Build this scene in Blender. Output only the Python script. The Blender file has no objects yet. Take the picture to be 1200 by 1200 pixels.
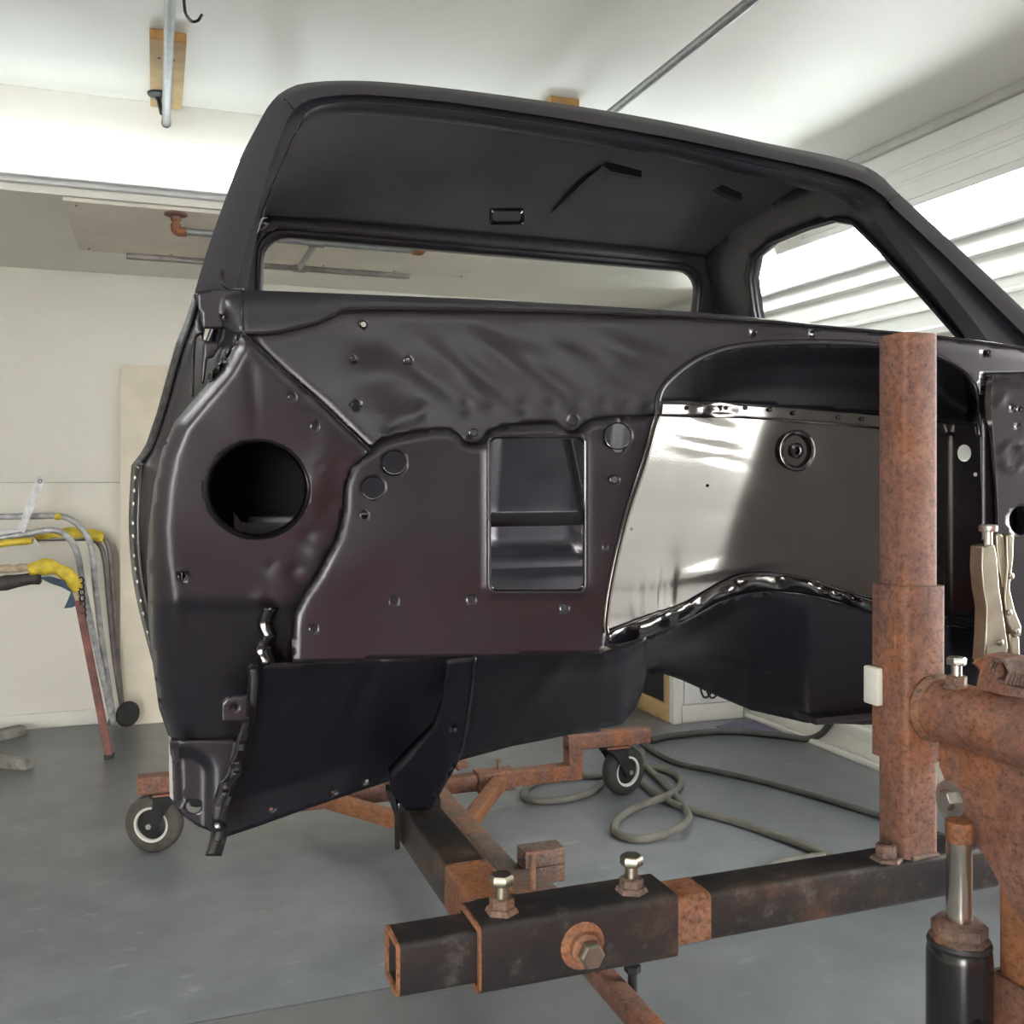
import bpy, bmesh, math, random
import numpy as np
from mathutils import Vector, Matrix
from mathutils.geometry import delaunay_2d_cdt
random.seed(4)
rng = np.random.default_rng(4)

# ------------------------------------------------------------------ camera, world, exposure
scene = bpy.context.scene
col = scene.collection
F, CX, HY, TH, H = 1150.0, 600.0, 560.0, math.radians(20), 1.4
S_, C_ = math.sin(TH), math.cos(TH)
cd = bpy.data.cameras.new('camera'); cam = bpy.data.objects.new('camera', cd); col.objects.link(cam)
cam.location = (0, 0, H); cam.rotation_euler = (math.radians(90), 0, -TH)
cd.sensor_width = 36; cd.lens = F/1200*36; cd.shift_y = -(600-HY)/1200; cd.clip_start = .02
scene.camera = cam
w = bpy.data.worlds.new('world'); scene.world = w; w.use_nodes = True
bg = w.node_tree.nodes['Background']; bg.inputs[0].default_value = (1.0, .98, .94, 1); bg.inputs[1].default_value = 22.0
scene.view_settings.view_transform = 'Standard'; scene.view_settings.look = 'None'
scene.view_settings.exposure = 0.38; scene.view_settings.gamma = 1; scene.view_settings.use_curve_mapping = False
TUBE_STRENGTH = 4.6
pl = bpy.data.lights.new('doorway_portal', 'AREA'); pl.shape = 'RECTANGLE'; pl.size = 1.2; pl.size_y = 1.55
pl.cycles.is_portal = True
po = bpy.data.objects.new('doorway_portal', pl); col.objects.link(po)
po.location = (3.40, .85, 1.325); po.rotation_euler = (math.radians(90), 0, math.radians(90))
pl2 = bpy.data.lights.new('front_portal', 'AREA'); pl2.shape = 'RECTANGLE'; pl2.size = 1.8; pl2.size_y = 2.3; pl2.cycles.is_portal = True
po2 = bpy.data.objects.new('front_portal', pl2); col.objects.link(po2)
po2.location = (-2.2, -4.1, 1.15); po2.rotation_euler = (math.radians(90), 0, math.radians(180))

# ------------------------------------------------------------------ pixel helpers (photo pixels -> points at a real distance)
def ray(px, py):
    r = (px-CX)/F
    return (S_+r*C_, C_-r*S_, (HY-py)/F)
def UY(px, py, y):
    d = ray(px, py); t = y/d[1]; return (d[0]*t, y, H+d[2]*t)
def UX(px, py, x):
    d = ray(px, py); t = x/d[0]; return (x, d[1]*t, H+d[2]*t)
def UZ(px, py, z):
    d = ray(px, py); t = (z-H)/d[2]; return (d[0]*t, d[1]*t, z)
def US(px, py, off=0.0, k=.78, y0=1.65, z0=1.7):          # leaning windshield plane
    d = ray(px, py); t = (y0+off+k*(H-z0))/(d[1]-k*d[2]); return (d[0]*t, d[1]*t, H+d[2]*t)

# ------------------------------------------------------------------ materials
def newmat(name):
    m = bpy.data.materials.new(name); m.use_nodes = True
    nt = m.node_tree; return m, nt, nt.nodes['Principled BSDF']
def noise(nt, scale, detail=4, rough=.6, coord='Object', stretch=None):
    tc = nt.nodes.new('ShaderNodeTexCoord'); n = nt.nodes.new('ShaderNodeTexNoise')
    n.inputs['Scale'].default_value = scale; n.inputs['Detail'].default_value = detail; n.inputs['Roughness'].default_value = rough
    if stretch:
        mp = nt.nodes.new('ShaderNodeMapping'); mp.inputs['Scale'].default_value = stretch
        nt.links.new(tc.outputs[coord], mp.inputs['Vector']); nt.links.new(mp.outputs[0], n.inputs['Vector'])
    else:
        nt.links.new(tc.outputs[coord], n.inputs['Vector'])
    return n
def ramp(nt, src, stops):
    r = nt.nodes.new('ShaderNodeValToRGB'); e = r.color_ramp.elements
    while len(e) < len(stops): e.new(.5)
    for i, (p, c) in enumerate(stops):
        e[i].position = p; e[i].color = (*c, 1) if len(c) == 3 else c
    nt.links.new(src, r.inputs[0]); return r
def bump(nt, bsdf, src, strength, dist=.01):
    b = nt.nodes.new('ShaderNodeBump'); b.inputs['Strength'].default_value = strength; b.inputs['Distance'].default_value = dist
    nt.links.new(src, b.inputs['Height']); nt.links.new(b.outputs[0], bsdf.inputs['Normal'])
def simple(name, c, rough=.5, metal=0.0, var=.15, scale=12, bmp=0.0, bscale=60, spec=.5, rvar=.06):
    m, nt, b = newmat(name)
    n = noise(nt, scale)
    lo = tuple(max(0, x*(1-var)) for x in c); hi = tuple(min(1, x*(1+var)) for x in c)
    r = ramp(nt, n.outputs['Fac'], [(.3, lo), (.7, hi)])
    nt.links.new(r.outputs[0], b.inputs['Base Color'])
    rr = ramp(nt, n.outputs['Fac'], [(.3, (max(.02, rough-rvar),)*3), (.7, (min(1, rough+rvar),)*3)])
    nt.links.new(rr.outputs[0], b.inputs['Roughness'])
    b.inputs['Metallic'].default_value = metal; b.inputs['Specular IOR Level'].default_value = spec
    if bmp:
        n2 = noise(nt, bscale, 3); bump(nt, b, n2.outputs['Fac'], bmp)
    return m
def emis(name, c, s):
    m, nt, b = newmat(name); b.inputs['Base Color'].default_value = (*c, 1)
    b.inputs['Emission Color'].default_value = (*c, 1); b.inputs['Emission Strength'].default_value = s
    return m
def rustmat(name, a, b_, c, scale=18, pit=.5):
    m, nt, b = newmat(name)
    n = noise(nt, 22, 9, .75); n2 = noise(nt, 5.5, 6, .65, stretch=(1.6, 1.6, .6)); n3 = noise(nt, 120, 6, .75); n4 = noise(nt, 40, 5, .7, stretch=(1, 1, .25))
    r = ramp(nt, n2.outputs['Fac'], [(.36, a), (.5, b_), (.62, c)])
    sp = ramp(nt, n3.outputs['Fac'], [(.36, (.30, .24, .22)), (.47, (.85, .82, .80)), (.58, (1.05, 1.0, .98)), (.70, (1.35, 1.25, 1.15))])
    mx = nt.nodes.new('ShaderNodeMixRGB'); mx.blend_type = 'MULTIPLY'; mx.inputs[0].default_value = .85
    nt.links.new(r.outputs[0], mx.inputs[1]); nt.links.new(sp.outputs[0], mx.inputs[2])
    r2 = ramp(nt, n.outputs['Fac'], [(.36, (.60, .56, .56)), (.55, (1, 1, 1)), (.70, (1.12, 1.02, .92))])
    mx2 = nt.nodes.new('ShaderNodeMixRGB'); mx2.blend_type = 'MULTIPLY'; mx2.inputs[0].default_value = .8
    nt.links.new(mx.outputs[0], mx2.inputs[1]); nt.links.new(r2.outputs[0], mx2.inputs[2])
    r3 = ramp(nt, n4.outputs['Fac'], [(.66, (0, 0, 0)), (.74, (.20, .13, .09))])
    mx3 = nt.nodes.new('ShaderNodeMixRGB'); mx3.blend_type = 'ADD'; mx3.inputs[0].default_value = .6
    nt.links.new(mx2.outputs[0], mx3.inputs[1]); nt.links.new(r3.outputs[0], mx3.inputs[2])
    nt.links.new(mx3.outputs[0], b.inputs['Base Color'])
    b.inputs['Roughness'].default_value = .62; b.inputs['Specular IOR Level'].default_value = .4
    bump(nt, b, n3.outputs['Fac'], pit*.6, .003)
    return m
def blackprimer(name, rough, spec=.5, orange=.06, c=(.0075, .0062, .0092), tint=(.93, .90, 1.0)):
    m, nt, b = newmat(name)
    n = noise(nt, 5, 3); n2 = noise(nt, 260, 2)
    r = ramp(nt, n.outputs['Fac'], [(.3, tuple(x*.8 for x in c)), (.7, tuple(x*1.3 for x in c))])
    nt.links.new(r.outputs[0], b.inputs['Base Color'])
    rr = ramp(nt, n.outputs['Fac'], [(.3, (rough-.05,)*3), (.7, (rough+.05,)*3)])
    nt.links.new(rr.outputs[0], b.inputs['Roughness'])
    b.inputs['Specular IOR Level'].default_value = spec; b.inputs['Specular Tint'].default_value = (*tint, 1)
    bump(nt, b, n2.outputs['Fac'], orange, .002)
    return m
M = {}
M['cab'] = blackprimer('black_epoxy_primer', .34, .74)
M['cabgloss'] = blackprimer('glossy_black_primer', .15, .85, .04, tint=(1.0, .97, .90))
M['cabsoft'] = blackprimer('satin_black_primer', .35, .85, .05, (.022, .022, .028))
M['rooflift'] = blackprimer('lightened_black_primer', .40, .85, .05, (.095, .098, .112))  # black primer lightened to stand in for light reflected under the roof
M['under'] = blackprimer('black_undercoat', .38, .35, .06, (.006, .0064, .0092))
M['matteblack'] = simple('matte_black', (.006, .006, .007), .7, 0, .2, 10, spec=.3)
M['rust'] = rustmat('surface_rust', (.175, .103, .083), (.22, .113, .083), (.28, .113, .052))
M['rustorange'] = rustmat('orange_rust', (.22, .10, .055), (.30, .13, .06), (.25, .13, .085))
M['rustgrey'] = rustmat('grey_brown_rust', (.13, .10, .09), (.17, .115, .09), (.24, .12, .07))
def blacksteel():
    m, nt, b = newmat('worn_black_steel')
    n = noise(nt, 26, 8, .7); n2 = noise(nt, 8, 9, .72)
    r = ramp(nt, n2.outputs['Fac'], [(.36, (.014, .014, .015)), (.52, (.024, .021, .020)), (.60, (.060, .038, .028)), (.72, (.16, .070, .035))])
    r2 = ramp(nt, n.outputs['Fac'], [(.56, (0, 0, 0)), (.72, (.09, .085, .08))])
    mx = nt.nodes.new('ShaderNodeMixRGB'); mx.blend_type = 'ADD'; mx.inputs[0].default_value = .7
    nt.links.new(r.outputs[0], mx.inputs[1]); nt.links.new(r2.outputs[0], mx.inputs[2])
    nt.links.new(mx.outputs[0], b.inputs['Base Color']); b.inputs['Roughness'].default_value = .45
    bump(nt, b, n.outputs['Fac'], .12, .003); return m
M['blacksteel'] = blacksteel()
M['steel'] = simple('zinc_steel', (.55, .54, .50), .35, 1.0, .2, 40)
M['chrome'] = simple('chrome_ram', (.62, .58, .50), .22, 1.0, .12, 30, rvar=.03)
M['nickel'] = simple('nickel_plated_steel', (.34, .32, .255), .38, 1.0, .15, 30)
M['galv'] = simple('galvanised_pipe', (.30, .31, .32), .45, .7, .2, 25)
M['blackpaint'] = simple('gloss_black_paint', (.012, .012, .013), .22, 0, .2, 10, rvar=.03)
M['darkmetal'] = simple('dark_metal', (.03, .03, .032), .45, .5, .3, 20)
M['tire'] = simple('tire_rubber', (.075, .068, .060), .8, 0, .3, 30, .3, 90)
M['tireblack'] = simple('black_rubber', (.03, .03, .03), .7, 0, .3, 30, .2, 90)
M['rim'] = simple('white_rim', (.62, .61, .57), .4, 0, .1, 12)
M['wood'] = simple('pine_wood', (.52, .36, .18), .7, 0, .2, 9, .15, 50)
M['woodgrey'] = simple('weathered_wood', (.25, .24, .22), .85, 0, .35, 18, .4, 60)
M['woodend'] = simple('wood_end_grain', (.40, .22, .075), .8, 0, .25, 20)
M['ceil'] = simple('ceiling_paint', (.80, .80, .765), .42, 0, .035, 1.6, .05, 3)
M['wall'] = simple('wall_paint', (.76, .735, .66), .55, 0, .05, 2.0, .04, 8)
M['wallshade'] = simple('soffit_paint', (.80, .785, .73), .5, 0, .05, 2.0, .04, 8)
M['board'] = simple('whitewashed_board', (.72, .68, .60), .6, 0, .08, 4, .1, 20)
M['siding'] = simple('white_steel_siding', (.76, .765, .735), .42, 0, .05, 2.5)
M['trim'] = simple('white_trim', (.74, .73, .68), .5, 0, .06, 5)
M['trimgrey'] = simple('grey_trim', (.42, .42, .40), .5, 0, .1, 5)
M['fixture'] = simple('fixture_enamel', (.70, .71, .71), .4, 0, .05, 6)
M['tube'] = emis('fluorescent_tube', (.93, 1.0, .99), TUBE_STRENGTH)
M['tubebright'] = emis('bright_fluorescent_tube', (.95, 1.0, .98), 18.0)
M['fillfront'] = emis('front_fill_tube', (.98, 1.0, .98), 9.5)
M['fillleft'] = emis('left_fill_tube', (1.0, .995, .97), 26.0)
M['beige'] = simple('beige_board', (.70, .64, .52), .6, 0, .09, 5, .06, 12)
M['yellow'] = simple('yellow_masking', (.72, .55, .05), .5, 0, .25, 25, .5, 40)
M['tan'] = simple('tan_padding', (.48, .38, .27), .8, 0, .3, 25, .4, 40)
M['bluerag'] = simple('blue_rag', (.05, .08, .13), .8, 0, .4, 20, .4, 40)
M['darkrag'] = simple('dark_wrap', (.05, .045, .045), .6, 0, .5, 25, .5, 40)
M['foil'] = simple('masking_paper', (.62, .64, .66), .4, 0, .2, 20, .3, 40)
M['paintgrey'] = simple('paint_splashed_tube', (.42, .43, .44), .45, .3, .45, 22, .15, 60)
M['tubedark'] = simple('grey_brown_tube', (.17, .15, .145), .45, .4, .35, 16)
M['redleg'] = simple('red_brown_tube', (.17, .06, .05), .6, 0, .45, 16, .2, 60)
M['hose'] = simple('grey_rubber_hose', (.145, .142, .122), .6, 0, .2, 14)
M['hosedark'] = simple('dark_hose', (.06, .06, .056), .55, 0, .3, 14)
M['whiteapp'] = simple('white_enamel', (.78, .79, .77), .35, 0, .03, 4)
M['darkpanel'] = simple('dark_panel', (.02, .02, .024), .5, 0, .3, 8)
M['purple'] = simple('purple_mat', (.13, .11, .19), .6, 0, .35, 10)
M['red'] = simple('red_enamel', (.72, .03, .02), .35, 0, .08, 4)
M['plastic'] = simple('clear_white_plastic', (.62, .62, .56), .35, 0, .08, 20)
M['drive'] = simple('driveway_asphalt', (.13, .13, .125), .85, 0, .12, 3)
def floormat():
    m, nt, b = newmat('dark_grey_concrete')
    n = noise(nt, .9, 5, .55); n2 = noise(nt, 4.5, 9, .62); n3 = noise(nt, 60, 4, .7); n4 = noise(nt, 7, 6, .6, stretch=(1, 2.2, 1))
    r = ramp(nt, n.outputs['Fac'], [(.3, (.115, .126, .142)), (.5, (.150, .163, .180)), (.72, (.205, .214, .228))])
    r2 = ramp(nt, n2.outputs['Fac'], [(.3, (.80, .80, .80)), (.5, (1, 1, 1)), (.72, (1.22, 1.21, 1.20))])
    mx = nt.nodes.new('ShaderNodeMixRGB'); mx.blend_type = 'MULTIPLY'; mx.inputs[0].default_value = .9
    nt.links.new(r.outputs[0], mx.inputs[1]); nt.links.new(r2.outputs[0], mx.inputs[2])
    r3 = ramp(nt, n3.outputs['Fac'], [(.70, (0, 0, 0)), (.80, (.16, .16, .155))])
    r4 = ramp(nt, n4.outputs['Fac'], [(.62, (0, 0, 0)), (.74, (.085, .085, .082))])
    mx2 = nt.nodes.new('ShaderNodeMixRGB'); mx2.blend_type = 'ADD'; mx2.inputs[0].default_value = 1
    nt.links.new(mx.outputs[0], mx2.inputs[1]); nt.links.new(r3.outputs[0], mx2.inputs[2])
    mx3 = nt.nodes.new('ShaderNodeMixRGB'); mx3.blend_type = 'ADD'; mx3.inputs[0].default_value = 1
    nt.links.new(mx2.outputs[0], mx3.inputs[1]); nt.links.new(r4.outputs[0], mx3.inputs[2])
    nt.links.new(mx3.outputs[0], b.inputs['Base Color'])
    rr = ramp(nt, n.outputs['Fac'], [(.3, (.30,)*3), (.7, (.40,)*3)]); nt.links.new(rr.outputs[0], b.inputs['Roughness'])
    b.inputs['Specular IOR Level'].default_value = .6
    bump(nt, b, n3.outputs['Fac'], .05, .003); return m
M['floor'] = floormat()

# ------------------------------------------------------------------ mesh builders
class MB:
    def __init__(s): s.v = []; s.f = []
    def add(s, vs, fs):
        o = len(s.v); s.v += [tuple(map(float, p)) for p in vs]; s.f += [tuple(i+o for i in f) for f in fs]; return s
    def box(s, a, b):
        (x0, y0, z0), (x1, y1, z1) = a, b
        return s.add([(x0,y0,z0),(x1,y0,z0),(x1,y1,z0),(x0,y1,z0),(x0,y0,z1),(x1,y0,z1),(x1,y1,z1),(x0,y1,z1)],
                     [(3,2,1,0),(4,5,6,7),(0,1,5,4),(1,2,6,5),(2,3,7,6),(3,0,4,7)])
    def bbox(s, a, b, r=.004):                                  # box with chamfered edges
        bm = bmesh.new(); bmesh.ops.create_cube(bm, size=1)
        for v in bm.verts: v.co = [a[i]+(v.co[i]+.5)*(b[i]-a[i]) for i in range(3)]
        bmesh.ops.bevel(bm, geom=bm.edges[:], offset=r, segments=2, affect='EDGES', profile=.5)
        bm.verts.index_update()
        s.add([v.co[:] for v in bm.verts], [[v.index for v in f.verts] for f in bm.faces]); bm.free(); return s
    def loft(s, rows, closed=False, caps=False):
        n = len(rows[0]); vs = [p for r in rows for p in r]; fs = []
        for i in range(len(rows)-1):
            for j in range(n if closed else n-1):
                k = (j+1) % n; fs.append((i*n+j, i*n+k, (i+1)*n+k, (i+1)*n+j))
        if caps: fs += [tuple(reversed(range(n))), tuple(range((len(rows)-1)*n, len(rows)*n))]
        return s.add(vs, fs)
    def tube(s, pts, r, seg=12, caps=True):
        pts = [Vector(p) for p in pts]; rows = []; up = None
        for i, p in enumerate(pts):
            t = (pts[min(i+1, len(pts)-1)]-pts[max(i-1, 0)]).normalized()
            if up is None:
                up = Vector((0, 0, 1)) if abs(t.z) < .9 else Vector((1, 0, 0))
            a = t.cross(up).normalized(); up = a.cross(t).normalized()
            rr = r[i] if isinstance(r, (list, tuple)) else r
            rows.append([p+rr*(math.cos(2*math.pi*k/seg)*a+math.sin(2*math.pi*k/seg)*up) for k in range(seg)])
        return s.loft(rows, True, caps)
    def lathe(s, c, axis, prof, seg=24, caps=True):             # prof: (radius, distance along the axis)
        c = Vector(c); ax = Vector(axis).normalized(); u = Vector((0,0,1)) if abs(ax.z) < .9 else Vector((1,0,0))
        a = ax.cross(u).normalized(); b = ax.cross(a)
        rows = [[c+ax*h+r*(math.cos(2*math.pi*k/seg)*a+math.sin(2*math.pi*k/seg)*b) for k in range(seg)] for r, h in prof]
        return s.loft(rows, True, caps)
    def prism(s, poly, off):                                     # extrude a 3D polygon by a vector
        n = len(poly); off = Vector(off); a = [Vector(p) for p in poly]; b = [p+off for p in a]
        return s.add(a+b, [tuple(range(n)), tuple(reversed(range(n, 2*n)))]+[(i, (i+n), ((i+1) % n)+n, (i+1) % n) for i in range(n)])
    def sqtube(s, p0, p1, w, h=None, wall=.005, rad=.008, up=(0,0,1)):   # hollow square tube with rounded corners
        h = h or w; p0 = Vector(p0); p1 = Vector(p1); t = (p1-p0).normalized(); up = Vector(up)
        a = t.cross(up).normalized(); b = a.cross(t).normalized()
        def loop(W, Hh, R):
            o = []
            for cx, cy, a0 in ((1,1,0), (-1,1,90), (-1,-1,180), (1,-1,270)):
                for k in range(4):
                    an = math.radians(a0+30*k); o.append(((W/2-R)*cx+R*math.cos(an), (Hh/2-R)*cy+R*math.sin(an)))
            return o
        O = loop(w, h, rad); I = loop(w-2*wall, h-2*wall, max(.001, rad-wall))
        P = lambda q, L: [q+x*a+y*b for x, y in L]
        return s.loft([P(p0, I), P(p0, O), P(p1, O), P(p1, I), P(p0, I)], True)
def subt(p, o): return (p[0]-o[0], p[1]-o[1], p[2]-o[2])
def root_off(o):
    while o.parent: o = o.parent
    return o.get('_o') or (0, 0, 0)
OFF = {}
def part(name, mb, mat, parent=None, ang=40, thick=0, flat=False):
    top = parent
    while top is not None and top.parent: top = top.parent
    off = OFF.get(top.name, (0, 0, 0)) if top else (0, 0, 0)
    me = bpy.data.meshes.new(name); me.from_pydata([subt(p, off) for p in mb.v], [], mb.f); me.validate()
    bm = bmesh.new(); bm.from_mesh(me)
    if not flat: bmesh.ops.recalc_face_normals(bm, faces=bm.faces[:])
    bm.to_mesh(me); bm.free()
    me.materials.append(M[mat] if isinstance(mat, str) else mat)
    me.shade_smooth(); me.set_sharp_from_angle(angle=math.radians(ang))
    o = bpy.data.objects.new(name, me); col.objects.link(o); o.parent = parent
    if thick:
        md = o.modifiers.new('thickness', 'SOLIDIFY'); md.thickness = thick; md.offset = 0
    return o
def thing(name, label, cat, loc, group=None):
    o = bpy.data.objects.new(name, None); col.objects.link(o); o.location = loc; o.empty_display_size = .1
    OFF[o.name] = tuple(loc); tag(o, label, cat, group); return o
def tag(o, label, cat, group=None):
    o['label'] = label; o['category'] = cat
    if group: o['group'] = group
    return o
def single(name, mb, mat, label, cat, group=None, ang=40):
    return tag(part(name, mb, mat, None, ang), label, cat, group)
def struct(name, mb, mat, parent=None, ang=30):
    o = part(name, mb, mat, parent, ang)
    if parent is None: o['kind'] = 'structure'
    return o
def smooth_poly(pts, n, closed=False):                            # Catmull-Rom, n samples even in arc length
    P = np.array(pts, float); k = len(P); out = []
    idx = range(k if closed else k-1)
    for i in idx:
        p0 = P[(i-1) % k] if (closed or i > 0) else 2*P[0]-P[1]
        p1 = P[i]; p2 = P[(i+1) % k]
        p3 = P[(i+2) % k] if (closed or i+2 < k) else 2*P[-1]-P[-2]
        for t in np.linspace(0, 1, 9)[:-1]:
            out.append(.5*((2*p1)+(-p0+p2)*t+(2*p0-5*p1+4*p2-p3)*t*t+(-p0+3*p1-3*p2+p3)*t**3))
    out.append(P[0] if closed else P[-1]); out = np.array(out)
    d = np.concatenate([[0], np.cumsum(np.linalg.norm(np.diff(out, axis=0), axis=1))])
    q = np.linspace(0, d[-1], n+1 if closed else n)
    r = np.stack([np.interp(q, d, out[:, c]) for c in range(P.shape[1])], 1)
    return r[:-1] if closed else r
def seg_dist(P, poly, closed=False):
    poly = np.array(poly, float); best = np.full(len(P), 1e9)
    n = len(poly)
    for i in range(n if closed else n-1):
        a, b = poly[i], poly[(i+1) % n]; ab = b-a
        t = np.clip(((P-a)@ab)/max(ab@ab, 1e-9), 0, 1); q = a+t[:, None]*ab
        best = np.minimum(best, np.hypot(*(P-q).T))
    return best
def inside(P, poly):
    poly = np.array(poly, float); x, y = P[:, 0], P[:, 1]; c = np.zeros(len(P), bool); n = len(poly)
    for i in range(n):
        (x0, y0), (x1, y1) = poly[i], poly[(i+1) % n]
        with np.errstate(divide='ignore', invalid='ignore'):
            c ^= ((y0 > y) != (y1 > y)) & (x < (x1-x0)*(y-y0)/((y1-y0) if y1 != y0 else 1e-12)+x0)
    return c
def refine(poly, step):
    out = []
    for i in range(len(poly)):
        a = np.array(poly[i], float); b = np.array(poly[(i+1) % len(poly)], float)
        n = max(1, int(np.hypot(*(b-a))/step))
        out += [tuple(a+(b-a)*k/n) for k in range(n)]
    return out
def circ(cx, cy, r, ry=None, n=24):
    ry = ry or r; return [(cx+r*math.cos(2*math.pi*k/n), cy+ry*math.sin(2*math.pi*k/n)) for k in range(n)]
def rrect(x0, y0, x1, y1, r, n=5):
    o = []
    for cx, cy, a0 in ((x1-r, y1-r, 0), (x0+r, y1-r, 90), (x0+r, y0+r, 180), (x1-r, y0+r, 270)):
        o += [(cx+r*math.cos(math.radians(a0+90*k/n)), cy+r*math.sin(math.radians(a0+90*k/n))) for k in range(n+1)]
    return o
def sheet(outline, holes, step, to3d):                             # flat outline with holes -> triangulated curved sheet
    outline = refine(outline, step); vs = []; es = []
    for lp in [outline]+[refine(h, step) for h in holes]:
        o = len(vs); vs += list(lp); es += [(o+i, o+(i+1) % len(lp)) for i in range(len(lp))]
    A = np.array(outline); x0, y0 = A.min(0); x1, y1 = A.max(0)
    gx, gy = np.meshgrid(np.arange(x0+step/2, x1, step), np.arange(y0+step/2, y1, step)); G = np.stack([gx.ravel(), gy.ravel()], 1)
    ok = inside(G, outline) & (seg_dist(G, outline, True) > step*.45)
    for h in holes: ok &= ~inside(G, h); ok &= seg_dist(G, h, True) > step*.4
    vs += [tuple(p) for p in G[ok]]
    v2, _, f2, *_ = delaunay_2d_cdt([Vector(p) for p in vs], es, [], 0, 1e-5)
    V = np.array([v[:] for v in v2]); Ft = np.array([f[:] for f in f2])
    cen = V[Ft].mean(1); k = inside(cen, outline)
    for h in holes: k &= ~inside(cen, h)
    mb = MB(); mb.add(to3d(V), [tuple(map(int, f)) for f in Ft[k]]); return mb
def pxsheet(outline, holes, step, yfun):
    return sheet(outline, holes, step, lambda V: [UY(p[0], p[1], y) for p, y in zip(V, yfun(V))])
def gauss(P, cx, cy, sx, sy, ang, amp):
    a = math.radians(ang); dx, dy = P[:, 0]-cx, P[:, 1]-cy
    u = dx*math.cos(a)+dy*math.sin(a); v = -dx*math.sin(a)+dy*math.cos(a)
    return amp*np.exp(-(u/sx)**2-(v/sy)**2)
def hexbolt(mb, c, axis, r, h, shank=0, rs=0):
    if shank: mb.lathe(c, axis, [(rs, 0), (rs, shank)], 12)
    c2 = Vector(c)+Vector(axis).normalized()*shank
    mb.lathe(c2, axis, [(r*.92, 0), (r, h*.12), (r, h*.8), (r*.86, h)], 6); return mb
def copy_tree(o, parent=None, loc=None, rz=None):
    c = o.copy(); col.objects.link(c); c.parent = parent
    if loc is not None: c.location = loc
    if rz is not None: c.rotation_euler = (0, 0, rz)
    for ch in list(o.children): copy_tree(ch, c)
    return c

# ------------------------------------------------------------------ the room
XR, YB, ZC, XL, YN = 3.30, 6.08, 3.0, -3.4, -4.0
SY, SZ = 4.45, 2.57                                            # soffit along the back wall
fl = struct('floor', MB().box((XL-.1, YN-.1, -.12), (XR+.1, YB+.1, -.012)), 'darkmetal')
part('slab', MB().bbox((XL, 2.652, -.012), (XR, YB, 0), .003), 'floor', fl)
part('slab', MB().bbox((XL, YN, -.012), (XR, 2.646, 0), .003), 'floor', fl)
struct('driveway', MB().box((XR+.1, -14, -.14), (13, 9, -.02)).box((-10, -14, -.14), (XR+.1, YN-.1, -.02)), 'drive')
struct('ceiling', MB().box((XL-.1, YN-.1, ZC), (XR+.1, YB+.1, ZC+.1)), 'ceil')
wb = struct('wall_back', MB().box((XL-.1, YB, 0), (XR+.1, YB+.1, ZC)), 'trimgrey')
part('panel', MB().bbox((XL, YB-.012, .0), (XR, YB, 1.372), .002), 'wall', wb)
part('panel', MB().bbox((XL, YB-.012, 1.376), (XR, YB, SZ), .002), 'wall', wb)
struct('baseboard_back', MB().bbox((XL, YB-.03, 0), (.35, YB-.012, .085), .004), 'trim')
sf = struct('trim_1', MB().box((XL, SY, SZ), (XR-.02, YB-.005, ZC-.001)), 'wallshade')
part('corner_strip', MB().bbox((XL, SY-.012, SZ-.005), (-.62, SY+.05, SZ+.03), .004), 'trim', sf)
struct('wall_left', MB().box((XL-.1, YN, 0), (XL, YB, ZC)), 'wall')
struct('wall_front', MB().box((XL-.1, YN-.1, 0), (-3.1, YN, ZC)).box((-1.3, YN-.1, 0), (XR+.1, YN, ZC)).box((-3.1, YN-.1, 2.3), (-1.3, YN, ZC)), 'wall')  # unseen doorway opening added to let fill daylight reach the back wall
DY0, DY1, DZ0, DZ = .25, 1.45, .55, 2.1                        # wide open window in the right wall
wr = struct('wall_right', MB().box((XR, DY1, 0), (XR+.1, YB, ZC)).box((XR, YN, 0), (XR+.1, DY0, ZC)).box((XR, DY0, DZ), (XR+.1, DY1, ZC)).box((XR, DY0, 0), (XR+.1, DY1, DZ0)), 'siding')
# horizontal steel siding: a big rib every 0.305 m with two small ribs between
def siding(z0, z1, y0, y1):
    prof = []
    z = z0
    def p(zz, d): prof.append((zz, d))
    p(z0, .0)
    n = int(round((z1-z0)/.305))
    for k in range(n):
        b = z0+k*.305
        p(b+.020, .0); p(b+.034, .022); p(b+.062, .022); p(b+.076, .0)
        for c in (.145, .215): p(b+c, .0); p(b+c+.006, .005); p(b+c+.020, .005); p(b+c+.026, .0)
    p(z1, 0)
    rows = [[(XR-.002-d, yy, zz) for zz, d in prof] for yy in (y0, y1)]
    return MB().loft(rows)
for k in range(3):
    part('siding_panel', siding(.18+k*.915, min(.18+(k+1)*.915, 2.925)-.004, DY1+.08, YB-.02), 'siding', wr, 20)
part('screw_row', MB(), 'steel', wr) if False else None
sm = MB()
for k in range(5):
    for j in range(3): sm.lathe((XR-.003, 2.4+k*.72, .70+j*.61), (-1, 0, 0), [(.009, 0), (.009, .004), (.005, .009)], 8)
part('screws', sm, 'steel', wr)
struct('trim_2', MB().bbox((XR-.035, DY1, ZC-.045), (XR-.002, SY-.002, ZC-.001), .006), 'trimgrey')
wn1 = struct('window_1', MB().bbox((XR-.04, DY1-.02, DZ0-.06), (XR+.11, DY1+.06, DZ+.06), .006).bbox((XR-.04, DY0-.06, DZ0-.06), (XR+.11, DY0, DZ+.06), .006).bbox((XR-.04, DY0, DZ), (XR+.11, DY1-.02, DZ+.06), .006).bbox((XR-.06, DY0, DZ0-.06), (XR+.11, DY1-.02, DZ0), .006), 'trim')
bb = struct('baseboard_right', MB().bbox((XR-.028, DY1+.08, 0), (XR-.003, YB-.02, .11), .004), 'trim')
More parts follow.
